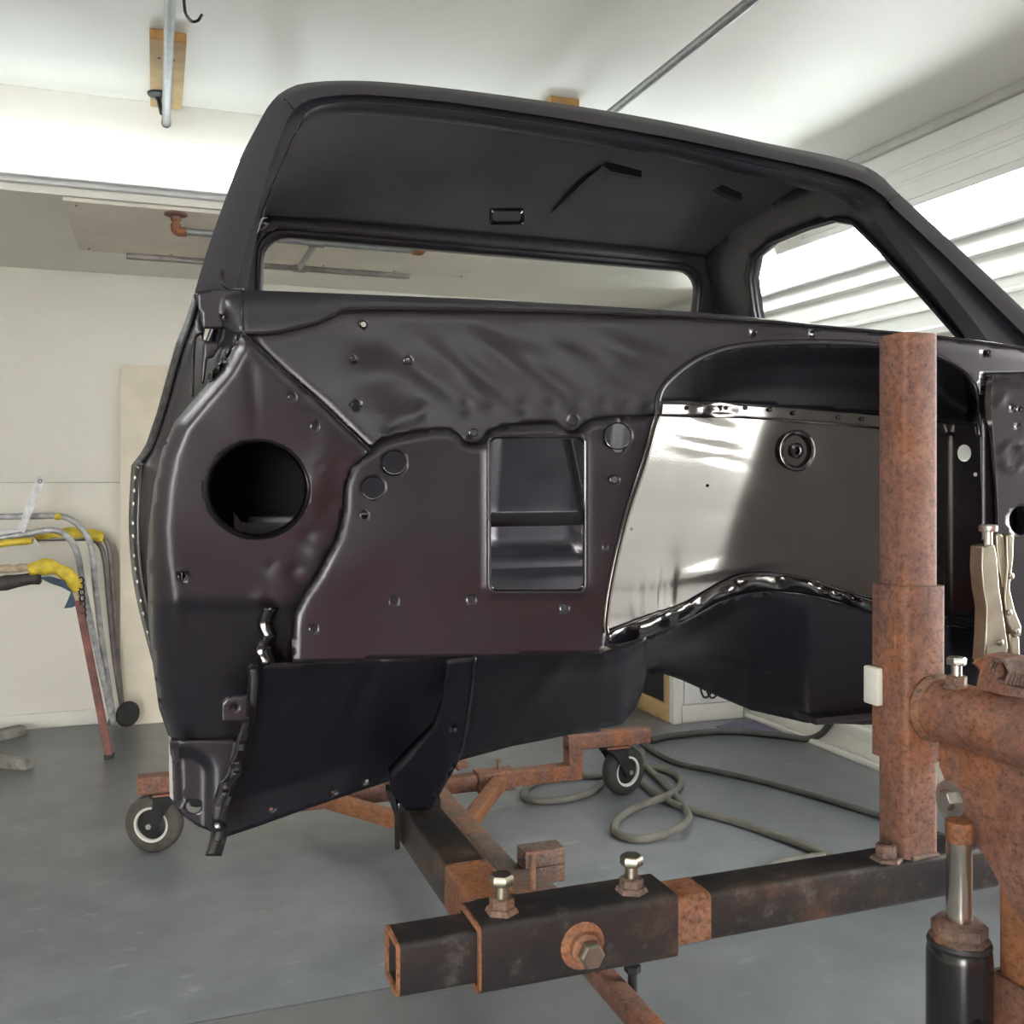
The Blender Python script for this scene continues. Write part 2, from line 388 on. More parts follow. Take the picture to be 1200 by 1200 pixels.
part('cap_strip', MB().bbox((XR-.05, DY1+.08, .115), (XR-.003, YB-.02, .175), .008), 'trim', bb)
part('shoe_strip', MB().bbox((XR-.06, DY1+.08, 0), (XR-.03, YB-.02, .03), .006), 'trim', bb)

# ------------------------------------------------------------------ lamps
def lamp(name, label, x0, x1, y, z):
    t = thing(name, label, 'light fixture', ((x0+x1)/2, y, z))
    part('housing', MB().bbox((x0, y-.035, z-.10), (x1, y-.001, z+.075), .005), 'fixture', t)
    part('reflector', MB().prism([(x0, y-.036, z-.045), (x0, y-.07, z-.085), (x0, y-.075, z-.08), (x0, y-.04, z-.035)], (x1-x0, 0, 0)), 'fixture', t)
    for dz in (-.008, .052):
        tb = part('tube', MB().tube([(x0+.03, y-.062, z+dz), (x1-.03, y-.062, z+dz)], .019, 12), 'tube', t)
    for xe in (x0, x1-.03):
        part('end_cap', MB().bbox((xe, y-.085, z-.04), (xe+.03, y-.03, z+.08), .004), 'fixture', t)
    return t
lamp('light_fixture', 'lit twin fluorescent strip on the soffit left of the cab pillar', -1.95, .50, SY, 2.70)
lamp('light_fixture', 'lit fluorescent strip seen through the rear window of the cab', .56, 3.0, SY, 2.70)
t = thing('light_fixture', 'long twin-tube fluorescent light on the ribbed right wall', 'light fixture', (XR-.03, 4.0, 2.47))
part('housing', MB().bbox((XR-.06, 2.76, 2.435), (XR-.024, 5.2, 2.585), .006), 'fixture', t)
part('hood', MB().prism([(XR-.024, 2.76, 2.586), (XR-.17, 2.76, 2.591), (XR-.17, 2.76, 2.597), (XR-.024, 2.76, 2.605)], (0, 2.44, 0)), 'fixture', t)
for z in (2.47, 2.553):
    part('tube', MB().tube([(XR-.085, 2.79, z), (XR-.085, 5.17, z)], .021, 12), 'tubebright', t)
for y in (2.76, 5.17): part('end_cap', MB().bbox((XR-.112, y, 2.44), (XR-.061, y+.03, 2.583), .004), 'fixture', t)

t = thing('light_fixture', 'added twin-tube fill light above and behind the photographer', 'light fixture', (1.0, -1.0, ZC-.06))  # unseen lamp added for highlights on cab edges and frontal fill
part('housing', MB().bbox((-.2, -1.10, ZC-.06), (2.24, -.92, ZC-.001), .006), 'fixture', t)
for yy in (-1.06, -.96): part('tube', MB().tube([(-.17, yy, ZC-.085), (2.21, yy, ZC-.085)], .019, 12), 'fillfront', t)
for xe in (-.2, 2.21): part('end_cap', MB().bbox((xe, -1.09, ZC-.11), (xe+.03, -.93, ZC-.061), .004), 'fixture', t)

t = thing('light_fixture', 'added twin-tube fill light over the left side of the garage', 'light fixture', (-1.6, 1.7, ZC-.06))  # unseen lamp added to brighten the back wall, left floor and soffit
part('housing', MB().bbox((-1.69, .5, ZC-.06), (-1.51, 2.94, ZC-.001), .006), 'fixture', t)
for xx in (-1.65, -1.55): part('tube', MB().tube([(xx, .53, ZC-.085), (xx, 2.91, ZC-.085)], .019, 12), 'fillleft', t)
for ye in (.5, 2.91): part('end_cap', MB().bbox((-1.68, ye, ZC-.11), (-1.52, ye+.03, ZC-.061), .004), 'fixture', t)

# ------------------------------------------------------------------ ceiling blocks, pipes, hook
def wood_block(x, y0, y1, label, wd=.125):
    t = thing('ceiling_block', label, 'wood block', (x, (y0+y1)/2, ZC-.04), 'wood blocks screwed to the ceiling')
    part('board', MB().bbox((x-wd/2, y0, ZC-.038), (x+wd/2, y1, ZC-.0005), .002), 'wood', t)
    part('end_grain', MB().bbox((x-wd/2+.001, y0-.003, ZC-.037), (x+wd/2-.001, y0, ZC-.002), .0008), 'woodend', t)
    for dx in (-.03, .02):
        part('screw', MB().lathe((x+dx, y0+.16, ZC-.038), (0, 0, -1), [(.006, 0), (.006, .002)], 8), 'darkmetal', t)
    return t
wood_block(.045, 3.72, 4.40, 'pine block on the ceiling holding the left overhead pipe')
wood_block(1.62, 3.80, 4.38, 'pine block on the ceiling showing just above the cab roof', .13)
def ceil_pipe(x, y1, label, z=2.90):
    t = thing('ceiling_pipe', label, 'pipe', (x, 1.7, z))
    part('pipe', MB().tube([(x, YN+.2, z), (x, y1, z)], .0175, 14), 'galv', t)
    part('cap_ring', MB().lathe((x, y1-.012, z), (0, 1, 0), [(.0195, 0), (.0195, .016), (.011, .017), (.011, .004)], 16, False), 'darkmetal', t)
    b = MB().tube([(x-.045, y1-.16, ZC-.040), (x-.03, y1-.15, ZC-.06), (x-.018, y1-.10, z+.004), (x, y1-.06, z+.018)], .009, 8)
    part('hanger', b, 'darkmetal', t)
    part('hanger_foot', MB().lathe((x-.03, y1-.16, ZC-.0385), (0, 0, -1), [(.045, 0), (.042, .008), (.016, .014)], 18), 'darkmetal', t)
    return t
ceil_pipe(.045, 4.40, 'grey overhead pipe ending above the left light strip')
ceil_pipe(1.76, 4.38, 'grey overhead pipe crossing the ceiling right of centre')
hk = [UZ(217, -8, 2.90), UZ(216, 5, 2.89), UZ(218, 15, 2.885), UZ(224, 23, 2.88), UZ(231, 25, 2.88), UZ(237, 17, 2.885)]
hk = [tuple(p) for p in smooth_poly([UY(a, b, 3.0) for a, b in ((211, -14), (215, -6), (216, 6), (218, 17), (225, 25), (232, 24), (237, 17))], 24)]
single('ceiling_hook', MB().tube(hk, .0045, 8), 'blackpaint', 'small black hook hanging from the left overhead pipe', 'hook')

# board on the soffit with pipe rack
pA, pB = UZ(75, 236, SZ), UZ(597, 290, SZ)
brd = thing('soffit_board', 'whitewashed plywood board screwed under the soffit', 'board', (pA[0]+1, 4.9, SZ))
part('sheet', MB().bbox((pA[0], 4.47, SZ-.018), (pB[0], 5.42, SZ-.0005), .003), 'board', brd)
for k in range(6):
    for yy in (4.53, 5.36):
        part('screw', MB().lathe((pA[0]+.05+k*(pB[0]-pA[0]-.1)/5, yy, SZ-.018), (0, 0, -1), [(.006, 0), (.005, .003)], 8), 'darkmetal', brd)
rk = thing('pipe_rack', 'pipe rack with rusty flanges hung under the soffit board', 'rack', (0.6, 4.7, 2.45))
f1, f2 = UZ(206, 250, SZ-.018), UZ(486, 283, SZ-.018)
f2 = (f2[0], f1[1], f2[2])
zp = 2.475
for f in (f1, f2):
    fo = part('flange', MB().lathe((f[0], f[1], SZ-.0195), (0, 0, -1), [(.048, 0), (.048, .008), (.022, .014), (.022, .03)], 20), 'rust', rk)
    part('drop_pipe', MB().tube([(f[0], f[1], SZ-.045), (f[0], f[1], zp+.01)], .017, 12), 'rustorange', fo)
for f, s in ((f1, 1), (f2, -1)):
    part('elbow', MB().tube(smooth_poly([(f[0], f[1], zp+.03), (f[0], f[1], zp+.008), (f[0]+s*.012, f[1], zp-.002), (f[0]+s*.045, f[1], zp)], 10), .021, 12), 'rustorange', rk)
part('rail_pipe', MB().tube([(f1[0]+.04, f1[1], zp), (f2[0]-.04, f1[1], zp)], .0165, 12), 'galv', rk)
b0, b1 = UZ(148, 301, 2.44), UZ(480, 323, 2.44); yb = (b0[1]+b1[1])/2
b0 = UY(148, 301, yb); b1 = UY(480, 323, yb); zb = (b0[2]+b1[2])/2
part('flat_bar', MB().bbox((b0[0], yb-.02, zb-.012), (b1[0], yb+.02, zb+.012), .003), 'tubedark', rk)
tx = f1[0]+.55*(f2[0]-f1[0])
part('tee', MB().tube([(tx-.035, f1[1], zp), (tx+.035, f1[1], zp)], .023, 12), 'galv', rk)
part('tee', MB().tube([(tx-.02-.03, yb, zb), (tx-.02+.03, yb, zb)], .02, 12), 'galv', rk)
part('strut', MB().tube([(tx, f1[1], zp), (tx-.02, yb, zb)], .014, 12), 'galv', rk)

# ------------------------------------------------------------------ things along the back wall
bx0 = UY(141, 600, 6.0)[0]
pts = [(bx0, 0.0), (bx0+1.22, 0.0), (bx0+1.22, 2.05), (bx0+.03, 2.05), (bx0+.008, 2.042), (bx0, 2.02)]
lean = lambda z: 5.965+.035*z
mb = MB(); mb.prism([(x, lean(z)-.0, z) for x, z in pts], (0, .018, 0))
single('plywood_sheet', mb, 'beige', 'tall beige board with rounded corner leaning on the back wall', 'board')

def stand_tube(ptsx, y0, y1):                                    # y varies from y0 (top) to y1 (bottom)
    P = [UY(a, b, y0+(y1-y0)*max(0, (b-600))/260) for a, b in ptsx]; return smooth_poly(P, 50)
def mirror_left(P, x0):                                         # far leg beyond the frame
    return [(2*x0-p[0], p[1], p[2]) for p in reversed([tuple(q) for q in P])]
def ustand(name, label, specs, loc):
    t = thing(name, label, 'panel stand', loc, 'folding panel stands by the back wall'); return t
# dark stand standing closest to the wall, yellow tape on its bar
s3 = ustand('panel_stand', 'dark tube panel stand with yellow taped bar, closest to the wall', None, (-.8, 5.9, 0))
for q, yy in (([(30, 624), (95, 623), (118, 627), (128, 645), (132, 690), (138, 770), (145, 850)], 5.93), ([(30, 632), (92, 631), (112, 634), (122, 652), (127, 700), (134, 770), (142, 822)], 5.90)):
    P = stand_tube(q, yy, yy); P = [tuple(p) for p in P]
    P[-1] = (P[-1][0], P[-1][1], max(.012, P[-1][2])) ; x0 = -1.25
    part('frame_tube', MB().tube(mirror_left(P, x0)+P, .0135, 10), 'tubedark', s3)
def wrap(pxs, y, r, mat, parent, name, seed=0, sx=26):
    g = np.random.default_rng(seed); P = smooth_poly([UY(a, b, y) for a, b in pxs], sx)
    kk = np.interp(np.arange(sx), np.arange(0, sx+3, 3), g.standard_normal(len(np.arange(0, sx+3, 3)))); rr = [float(r*(1+.16*q_)) for q_ in kk]; rr[0] *= .8; rr[-1] *= .7
    return part(name, MB().tube([tuple(p) for p in P], rr, 10), mat, parent)
wrap([(38, 627), (70, 626), (100, 626), (121, 631)], 5.915, .034, 'yellow', s3, 'yellow_tape', 1)
w3 = UY(147, 835, 5.86)
part('wheel', MB().lathe((w3[0], w3[1]-.02, w3[2]), (.55, -.8, 0), [(.028, 0), (.062, .004), (.07, .016), (.07, .03), (.062, .042), (.028, .046)], 24), 'tireblack', s3)
# grey stand, masking paper
s2 = ustand('panel_stand', 'paint-splashed grey tube panel stand with masking paper on top', None, (-.8, 5.6, 0))
for q, y0, y1 in (([(-20, 606), (40, 605), (76, 606), (98, 622), (108, 646), (112, 690), (122, 770), (134, 848)], 5.75, 5.84), ([(-20, 634), (30, 626), (62, 621), (80, 630), (91, 650), (98, 690), (114, 765), (133, 848)], 5.62, 5.84)):
    P = [tuple(p) for p in stand_tube(q, y0, y1)]
    part('frame_tube', MB().tube(mirror_left(P, -1.35)+P, .0165, 10), 'paintgrey', s2)
part('foot_bar', MB().tube([UY(129, 846, 5.86), UY(141, 850, 5.80)], .02, 10), 'galv', s2)
fp = [UY(a, b, 5.66) for a, b in ((-12, 622), (28, 620), (46, 637), (-12, 640))]
part('masking_paper', MB().prism(fp, (0, .02, .0)), 'foil', s2)
fp = [UY(a, b, 5.655) for a, b in ((4, 637), (12, 629), (24, 624), (25, 634), (14, 639))]
part('torn_patch', MB().prism(fp, (0, -.004, 0)), 'blackpaint', s2)
wrap([(64, 605), (74, 606)], 5.75, .02, 'yellow', s2, 'yellow_tape', 9, 8)
wrap([(-10, 640), (10, 636), (38, 634)], 5.63, .017, 'yellow', s2, 'yellow_tape', 12, 10)
# red-brown stand, low padded bar
s1 = ustand('panel_stand', 'red-brown legged panel stand with low yellow padded bar', None, (-.5, 5.35, 0))
lt, lb = UY(92, 704, 5.45), UZ(128, 886, .012)
part('leg', MB().sqtube(lb, lt, .036, .036, .004, .004, (0, 1, 0)), 'redleg', s1)
part('leg', MB().sqtube((lb[0]-1.5, lb[1], lb[2]), (lt[0]-1.5, lt[1], lt[2]), .036, .036, .004, .004, (0, 1, 0)), 'redleg', s1)
part('foot_pad', MB().bbox((lb[0]-.024, lb[1]-.024, 0), (lb[0]+.024, lb[1]+.024, .022), .003), 'tireblack', s1)
bar = [tuple(p) for p in smooth_poly([(lt[0]-1.5, 5.45, lt[2]), (lt[0]-1.45, 5.45, lt[2]+.2)]+[UY(a, b, 5.45) for a, b in ((-60, 670), (0, 668), (40, 666), (72, 668), (84, 682), (92, 706))], 50)]
part('bar', MB().tube(bar, .017, 10), 'tan', s1)
wrap([(-30, 668), (0, 667), (34, 665)], 5.45, .024, 'tan', s1, 'padding', 3)
wrap([(34, 668), (55, 664), (72, 669), (84, 678), (92, 692)], 5.445, .036, 'yellow', s1, 'yellow_wrap', 4)
wrap([(-30, 688), (0, 684), (25, 680), (48, 676)], 5.46, .034, 'darkrag', s1, 'dark_wrap', 5)
rp = [UY(a, b, 5.44) for a, b in ((45, 677), (58, 676), (80, 682), (93, 692), (93, 708), (84, 712), (75, 713), (80, 702), (83, 694), (72, 688), (60, 684))]
part('rag', MB().prism(rp, (0, .03, 0)), 'bluerag', s1)
ch = MB()
for k in range(7):
    c = UY(95+k*.5, 680+k*7, 5.43)
    ch.tube([(c[0]+.012*math.cos(a), c[1]+(.012*math.sin(a) if k % 2 else 0), c[2]+(.016*math.sin(a) if not k % 2 else .016*math.sin(a))) for a in np.linspace(0, 2*math.pi, 11)], .004, 6, False)
part('chain', ch, 'darkmetal', s1)
p0, p1 = UY(24, 623, 5.60), UY(48, 561, 5.60)
mb = MB(); d = Vector(p1)-Vector(p0); pr = Vector((-d.z, 0, d.x)).normalized()*.018
mb.prism([tuple(Vector(p0)-pr), tuple(Vector(p1)-pr), tuple(Vector(p1)+d*.04-pr*.5), tuple(Vector(p1)+d*.04+pr*.5), tuple(Vector(p1)+pr), tuple(Vector(p0)+pr)], (0, .008, 0))
fb = thing('flat_bar', 'paint-spattered flat steel bar leaning up from the grey stand', 'bar', p0)
part('strap', mb, 'paintgrey', fb)
part('eye_hole', MB().lathe(tuple(Vector(p1)-d*.05+Vector((0, -.001, 0))), (0, -1, 0), [(.007, 0), (.011, .001), (.011, .002), (.007, .003)], 14, False), 'darkmetal', fb)
# timber lying on the floor
def plank(a, b, wd, h, label, mat='woodgrey'):
    A = Vector(UZ(a[0], a[1], 0.0)); B = Vector(UZ(b[0], b[1], 0.0)); t = (B-A).normalized(); n = Vector((-t.y, t.x, 0))*wd/2
    poly = [A-n, B-n, B+n, A+n]; poly = [(p.x, p.y, .001) for p in poly]
    mb = MB().prism(poly, (0, 0, h)); single('timber_offcut', mb, mat, label, 'timber', 'offcuts on the floor')
plank((-60, 880), (27, 861), .07, .05, 'weathered timber offcut on the floor below the white wall')
plank((-60, 893), (35, 901), .055, .05, 'grey timber offcut on the floor nearer the camera')

# white cabinet in the far right corner
cf = UZ(789, 849, 0); cx0, cy0 = cf[0], cf[1]
cab_ = thing('white_cabinet', 'white cabinet with pine-framed dark side in the far right corner', 'cabinet', (cx0+.25, cy0+.3, 0))
cx1, cy1 = XR-.07, cy0+.62
part('body', MB().bbox((cx0+.02, cy0+.012, .10), (cx1, cy1, 1.35), .004), 'whiteapp', cab_)
part('plinth', MB().bbox((cx0+.06, cy0, 0), (cx1, cy0+.3, .10), .003), 'trim', cab_)
part('corner_post', MB().bbox((cx0, cy0-.004, 0), (cx0+.055, cy0+.05, 1.36), .004), 'whiteapp', cab_)
part('door', MB().bbox((cx0+.07, cy0-.006, .105), (cx1, cy0+.011, 1.33), .004), 'whiteapp', cab_)
part('side_panel', MB().bbox((cx0+.008, cy0+.05, .1), (cx0+.02, cy1, 1.33), .002), 'darkpanel', cab_)
part('bottom_rail', MB().bbox((cx0-.008, cy0+.05, .0), (cx0+.019, cy1, .10), .003), 'wood', cab_)
part('frame_post', MB().bbox((cx0-.008, cy0+.05, .10), (cx0+.019, cy0+.10, 1.33), .003), 'wood', cab_)
lp = MB()
for q in ([(822, 795), (821, 806), (825, 817), (832, 814), (834, 802)], [(829, 795), (828, 808), (834, 818), (840, 813), (839, 800)]):
    lp.tube([tuple(p) for p in smooth_poly([UY(a, b, cy0-.012) for a, b in q], 18)], .006, 8)
part('cord_loop', lp, 'tireblack', cab_)
mp = [UZ(a, b, .0) for a, b in ((838, 852), (862, 846), (890, 845), (908, 851), (935, 861), (890, 862), (855, 858))]
single('purple_mat', MB().prism(mp, (0, 0, .004)), 'purple', 'flat purple mat on the floor below the white cabinet', 'mat')

# hoses on the floor
def hose(pxs, r, mat, label, lift=None, n=200):
    P = []
    for q in pxs:
        z = r+(q[2] if len(q) > 2 else 0); P.append(UZ(q[0], q[1], z))
    single('hose', MB().tube([tuple(p) for p in smooth_poly(P, n)], r, 12), mat, label, 'hose', 'hoses on the floor', 60)
hose([(1012, 1024), (985, 1010), (930, 986), (860, 962), (800, 946), (770, 931), (750, 915), (735, 899, .01), (705, 909), (660, 909), (625, 918), (614, 930), (626, 938), (660, 937), (690, 929), (712, 914), (745, 900), (780, 902), (798, 915), (790, 928), (765, 939, .03), (738, 950), (722, 963), (723, 976), (746, 983), (775, 979), (806, 962, .035), (800, 943), (778, 918), (757, 897), (752, 880)], .016, 'hose', 'thick grey hose looping around the right caster on the floor', n=420)
hose([(752, 872), (775, 886), (800, 896), (850, 906), (920, 923), (1025, 954), (1120, 985)], .013, 'hosedark', 'thin dark hose running across the floor behind the rusty post')
hose([(762, 868), (790, 862), (850, 857), (915, 862), (945, 866), (962, 860, .05), (974, 846, .16)], .017, 'hosedark', 'dark grey hose curving along the floor under the cab floor')
hose([(893, 1020), (912, 1011), (940, 1006), (958, 1004), (975, 1003)], .015, 'hose', 'short end of grey hose lying behind the black crossbar', n=60)

# unseen red chest added to give the firewall its red reflection
tc = thing('added_red_chest', 'low red tool chest added behind the photographer, reflected dark red in the firewall', 'tool chest', (1.3, -1.4, 0))
part('body', MB().bbox((.2, -1.65, .10), (2.5, -1.12, .88), .01), 'red', tc)
for i in range(3):
    for j in range(4):
        d_ = part('drawer', MB().bbox((.23+i*.76, -1.119, .14+j*.18), (.23+i*.76+.72, -1.10, .14+j*.18+.165), .006), 'red', tc)
        part('handle', MB().tube([(.33+i*.76, -1.085, .25+j*.18), (.85+i*.76, -1.085, .25+j*.18)], .007, 8), 'steel', d_)
for xx in (.3, 2.4):
    for yy in (-1.55, -1.22): part('caster', MB().lathe((xx-.02, yy, .05), (1, 0, 0), [(.02, 0), (.05, .004), (.05, .036), (.02, .04)], 20), 'tireblack', tc)

# ================================================================== the truck cab
YF = 1.45
cab = thing('truck_cab', 'bare truck cab shell in satin black primer, mounted on the rusty stand', 'truck cab', (1.0, 2.2, .86))

# ---- shared outlines (photo pixels)
LIP = [(284, 391), (300, 391), (325, 389), (345, 384), (370, 378), (390, 369), (405, 362.5), (480, 362), (560, 363), (700, 367), (850, 374), (1000, 386), (1110, 396), (1200, 408), (1262, 416)]
DIAG = [(284, 391), (330, 434), (375, 473), (410, 506), (434, 528)]
STEP = [(434, 528), (445, 517), (460, 511), (485, 506), (515, 502), (528, 503), (537, 508), (545, 517), (555, 521), (565, 517), (573, 505), (590, 499), (615, 496), (640, 494), (652, 496), (660, 502), (668, 507), (676, 506), (684, 498), (694, 491), (720, 489), (770, 488)]
ARCH = [(770, 488), (771, 470), (776, 455), (790, 440), (810, 425), (835, 413), (870, 405), (930, 401), (1000, 402), (1060, 408), (1105, 420), (1135, 440), (1148, 470), (1150, 512)]
LEFTEDGE = [(770, 488), (766, 500), (755, 540), (735, 600), (722, 650), (713, 695), (709, 728), (710, 741)]
KICKR = [(434, 528), (412, 548), (405, 570), (402, 605), (395, 630), (372, 675), (355, 700), (346, 718), (343, 740), (342, 777)]
LB = [(284, 395), (262, 430), (235, 460), (205, 495), (190, 530), (181, 570), (175, 620), (173, 660), (175, 730), (180, 780), (187, 830), (200, 868)]

def dimple(P, pts, r, amp):
    o = np.zeros(len(P))
    for x, y in pts: o += gauss(P, x, y, r, r, 0, amp)
    return o
WELD = [(457, 500), (493, 482), (545, 478), (575, 480), (610, 477), (643, 478), (672, 475), (705, 476), (732, 475), (760, 478)]
def y_upper(P):
    y = YF+.0003*(560-P[:, 1])
    dl = seg_dist(P, LIP); y -= .004*np.exp(-(dl/7)**2)                         # rolled lip
    y += .006*np.exp(-(seg_dist(P, DIAG)/5)**2)
    for cx, cy, sx, sy, a, amp in ((500, 440, 50, 11, 36, .0030), (530, 425, 45, 9, 38, -.0026), (560, 440, 50, 9, 37, .0032), (600, 425, 55, 10, 36, -.0030), (640, 445, 50, 10, 33, .0030), (680, 420, 60, 10, 28, -.0028), (720, 440, 55, 11, 25, .0030), (745, 415, 40, 12, 20, -.0025), (560, 465, 30, 10, 30, -.002), (440, 440, 34, 26, 0, -.004), (470, 490, 26, 16, 0, .003), (430, 400, 20, 20, 0, .002), (640, 400, 80, 14, 12, .0022), (830, 392, 70, 10, 6, -.0015)):
        y += 1.5*gauss(P, cx, cy, sx, sy, a, amp)
    y += dimple(P, WELD, 7, .0034)
    return y
up_holes = [circ(426, 380, 3.2), circ(478, 423, 3.4), circ(417, 475, 4.2), circ(672, 493, 5.5), circ(883, 391, 2.6, None, 12), circ(951, 391, 2.6, None, 12), circ(1154, 414, 3), circ(414, 421, 2.6, None, 12)]
out = LIP+[(1262, 450), (1200, 437), (1150, 439), (1146, 470)]+ARCH[::-1][2:]+STEP[::-1][1:]+DIAG[::-1][1:-1]
upper = part('cowl_panel', pxsheet(out, up_holes, 5, y_upper), 'cab', cab, 50, .002)
part('lip_bead', MB().tube([UY(a, b, YF+.0003*(560-b)-.013) for a, b in smooth_poly(LIP, 90)], .0032, 8), 'cabgloss', upper)
part('seam_bead', MB().tube([UY(a, b, YF+.002) for a, b in smooth_poly(DIAG, 30)], .003, 6), 'cabgloss', upper)

def y_lower(P):
    y = YF-.006+.00004*(560-P[:, 1])
    e = seg_dist(P, STEP); y += .012*np.exp(-(e/4.5)**2)
    y += .004*np.exp(-(seg_dist(P, KICKR)/4)**2)
    y += gauss(P, 430, 640, 60, 40, -30, -.005)+gauss(P, 505, 560, 70, 60, 0, .004)+gauss(P, 470, 535, 22, 12, -20, -.0016)+gauss(P, 620, 720, 120, 40, 0, .003)
    hb = rrect(572, 511, 686, 694, 8); y -= .004*np.exp(-(seg_dist(P, hb, True)/4)**2)
    return y
lo_holes = [rrect(573, 512, 685, 693, 8), circ(462, 542, 14), circ(437, 572, 13), [(724+15.5*math.cos(a), 511+15.5*math.sin(a)+(4 if math.sin(a) > .95 else 0)) for a in np.linspace(0, 2*math.pi, 25)[:-1]],
            circ(367, 736, 4), circ(461, 704, 4.6), circ(552, 702, 4.4), circ(661, 712, 4.2), circ(720, 562, 4), circ(427, 604, 4), circ(709, 641, 2.4, None, 12), circ(725, 488+5, 2.4, None, 10)]
out = STEP+LEFTEDGE[1:]+[(706, 765), (600, 768), (460, 771)]+KICKR[::-1][:-1]
firew = part('firewall_panel', pxsheet(out, lo_holes, 5, y_lower), 'cab', cab, 50, .002)
def ring_px(cx, cy, r, y, rows, parent, name, mat='cabgloss', n=32, ry=None):
    L = [[UY(cx+r*k*math.cos(2*math.pi*i/n), cy+(ry or r)*k*math.sin(2*math.pi*i/n), y+dy) for i in range(n)] for k, dy in rows]
    return part(name, MB().loft(L, True), mat, parent, 50)
for c in ((427, 604, 5.2), (461, 704, 5.2), (367, 736, 4.8), (552, 702, 5), (661, 712, 5), (720, 562, 5), (555, 507, 5)):
    ring_px(c[0], c[1], c[2], YF-.007, [(1.1, .002), (1.0, -.003), (.78, -.002), (.75, .012)], firew, 'bolt_ring')
for c in ((417, 475, 6), (426, 380, 4.5), (478, 423, 5)): ring_px(c[0], c[1], c[2], float(y_upper(np.array([c[:2]], float))[0]), [(1.15, .004), (1.0, -.003), (.75, -.002), (.7, .012)], upper, 'bolt_ring')
# lip around the heater opening
hb = refine(rrect(573, 512, 685, 693, 8), 10)
def scale_loop(lp, k, cx, cy): return [(cx+(x-cx)*(1+k/57), cy+(y-cy)*(1+k/91)) for x, y in lp]
L = [[UY(x, y, YF-.006+dy) for x, y in scale_loop(hb, k, 629, 602.5)] for k, dy in ((2.5, .001), (1.5, -.005), (0, -.006), (-2.4, -.002), (-2.6, .014))]
part('heater_opening_lip', MB().loft(L, True), 'cabgloss', firew, 50)
for c in ((462, 542, 14), (437, 572, 13), (724, 511, 15.5)):
    ring_px(c[0], c[1], c[2], YF-.006, [(1.05, .001), (1.0, -.0025), (.95, .0), (.94, .012)], firew, 'hole_rim')

# ---- kick panel with the big round vent
VC = (301, 573, 60, 57)
def y_kick(P):
    y = YF-.004+.00012*(P[:, 1]-520)
    dl = seg_dist(P, LB); wv = np.interp(P[:, 1], [400, 620, 700, 900], [16, 24, 35, 35])
    q = np.clip(1-dl/wv, 0, 1); amp = np.interp(P[:, 1], [390, 640, 720, 870], [.035, .06, .085, .10])
    y += amp*(1-np.sqrt(np.clip(1-q*q, 0, 1)))
    low = np.clip((P[:, 1]-700)/14, 0, 1); y += .004*low*np.clip((P[:, 0]-205)/10, 0, 1)*np.clip((330-P[:, 0])/40, 0, 1)+np.clip((P[:, 1]-705)/160, 0, 1)*.045
    y += .006*np.exp(-(seg_dist(P, DIAG)/5)**2)
    y += gauss(P, 296, 455, 6, 38, -6, .0015)+gauss(P, 280, 480, 30, 36, 0, -.0015)+gauss(P, 375, 560, 18, 40, 15, -.003)
    for cx, cy, sx, sy, a, am in ((360, 628, 10, 7, 30, .005), (372, 650, 16, 10, 40, -.006), (318, 662, 5, 4, 0, .004), (330, 678, 20, 8, 35, -.005), (345, 668, 8, 6, 0, .005), (330, 703, 16, 6, 35, -.004), (305, 700, 8, 5, 30, -.004), (395, 545, 5, 5, 0, .003), (390, 565, 5, 5, 0, .003), (375, 547, 4, 4, 0, .003), (385, 595, 4, 4, 0, .003)):
        y += .55*gauss(P, cx, cy, sx, sy, a, am)
    return y
out = DIAG[:1]+DIAG[1:]+KICKR[1:]+[(318, 778), (302, 779), (296, 800), (291, 830), (287, 864), (245, 867)]+LB[::-1][:-1]
kick = part('kick_panel', pxsheet(out, [circ(VC[0], VC[1], VC[2], VC[3], 48), circ(342, 465, 3.4), circ(369, 499, 4), circ(214, 675, 4)], 5, y_kick), 'cab', cab, 50, .002)
L = [[UY(VC[0]+VC[2]*k*math.cos(2*math.pi*i/64), VC[1]+VC[3]*k*math.sin(2*math.pi*i/64), YF-.004+dy) for i in range(64)] for k, dy in ((1.05, .002), (1.02, -.006), (.985, -.009), (.95, -.004), (.93, .010), (.92, .035))]
ventr = part('vent_rim', MB().loft(L, True), 'cabgloss', kick, 60)
L = [[UY(VC[0]+VC[2]*k*math.cos(2*math.pi*i/48), VC[1]+VC[3]*k*math.sin(2*math.pi*i/48), YF-.004+dy) for i in range(48)] for k, dy in ((.922, .03), (.92, .12), (.93, .32), (.3, .325), (.01, .325))]
part('vent_duct', MB().loft(L, True), 'matteblack', kick, 60)
part('vent_flap', MB().prism([UY(a, b, YF+.15) for a, b in ((274, 600), (283, 612), (325, 614), (316, 640), (276, 632))], (0, .006, 0)), 'cab', kick)
for c in ((342, 465, 4.4), (369, 499, 5), (214, 675, 5)): ring_px(c[0], c[1], c[2], YF-.004, [(1.1, .004), (1.0, -.003), (.78, -.002), (.75, .01)], kick, 'bolt_ring')

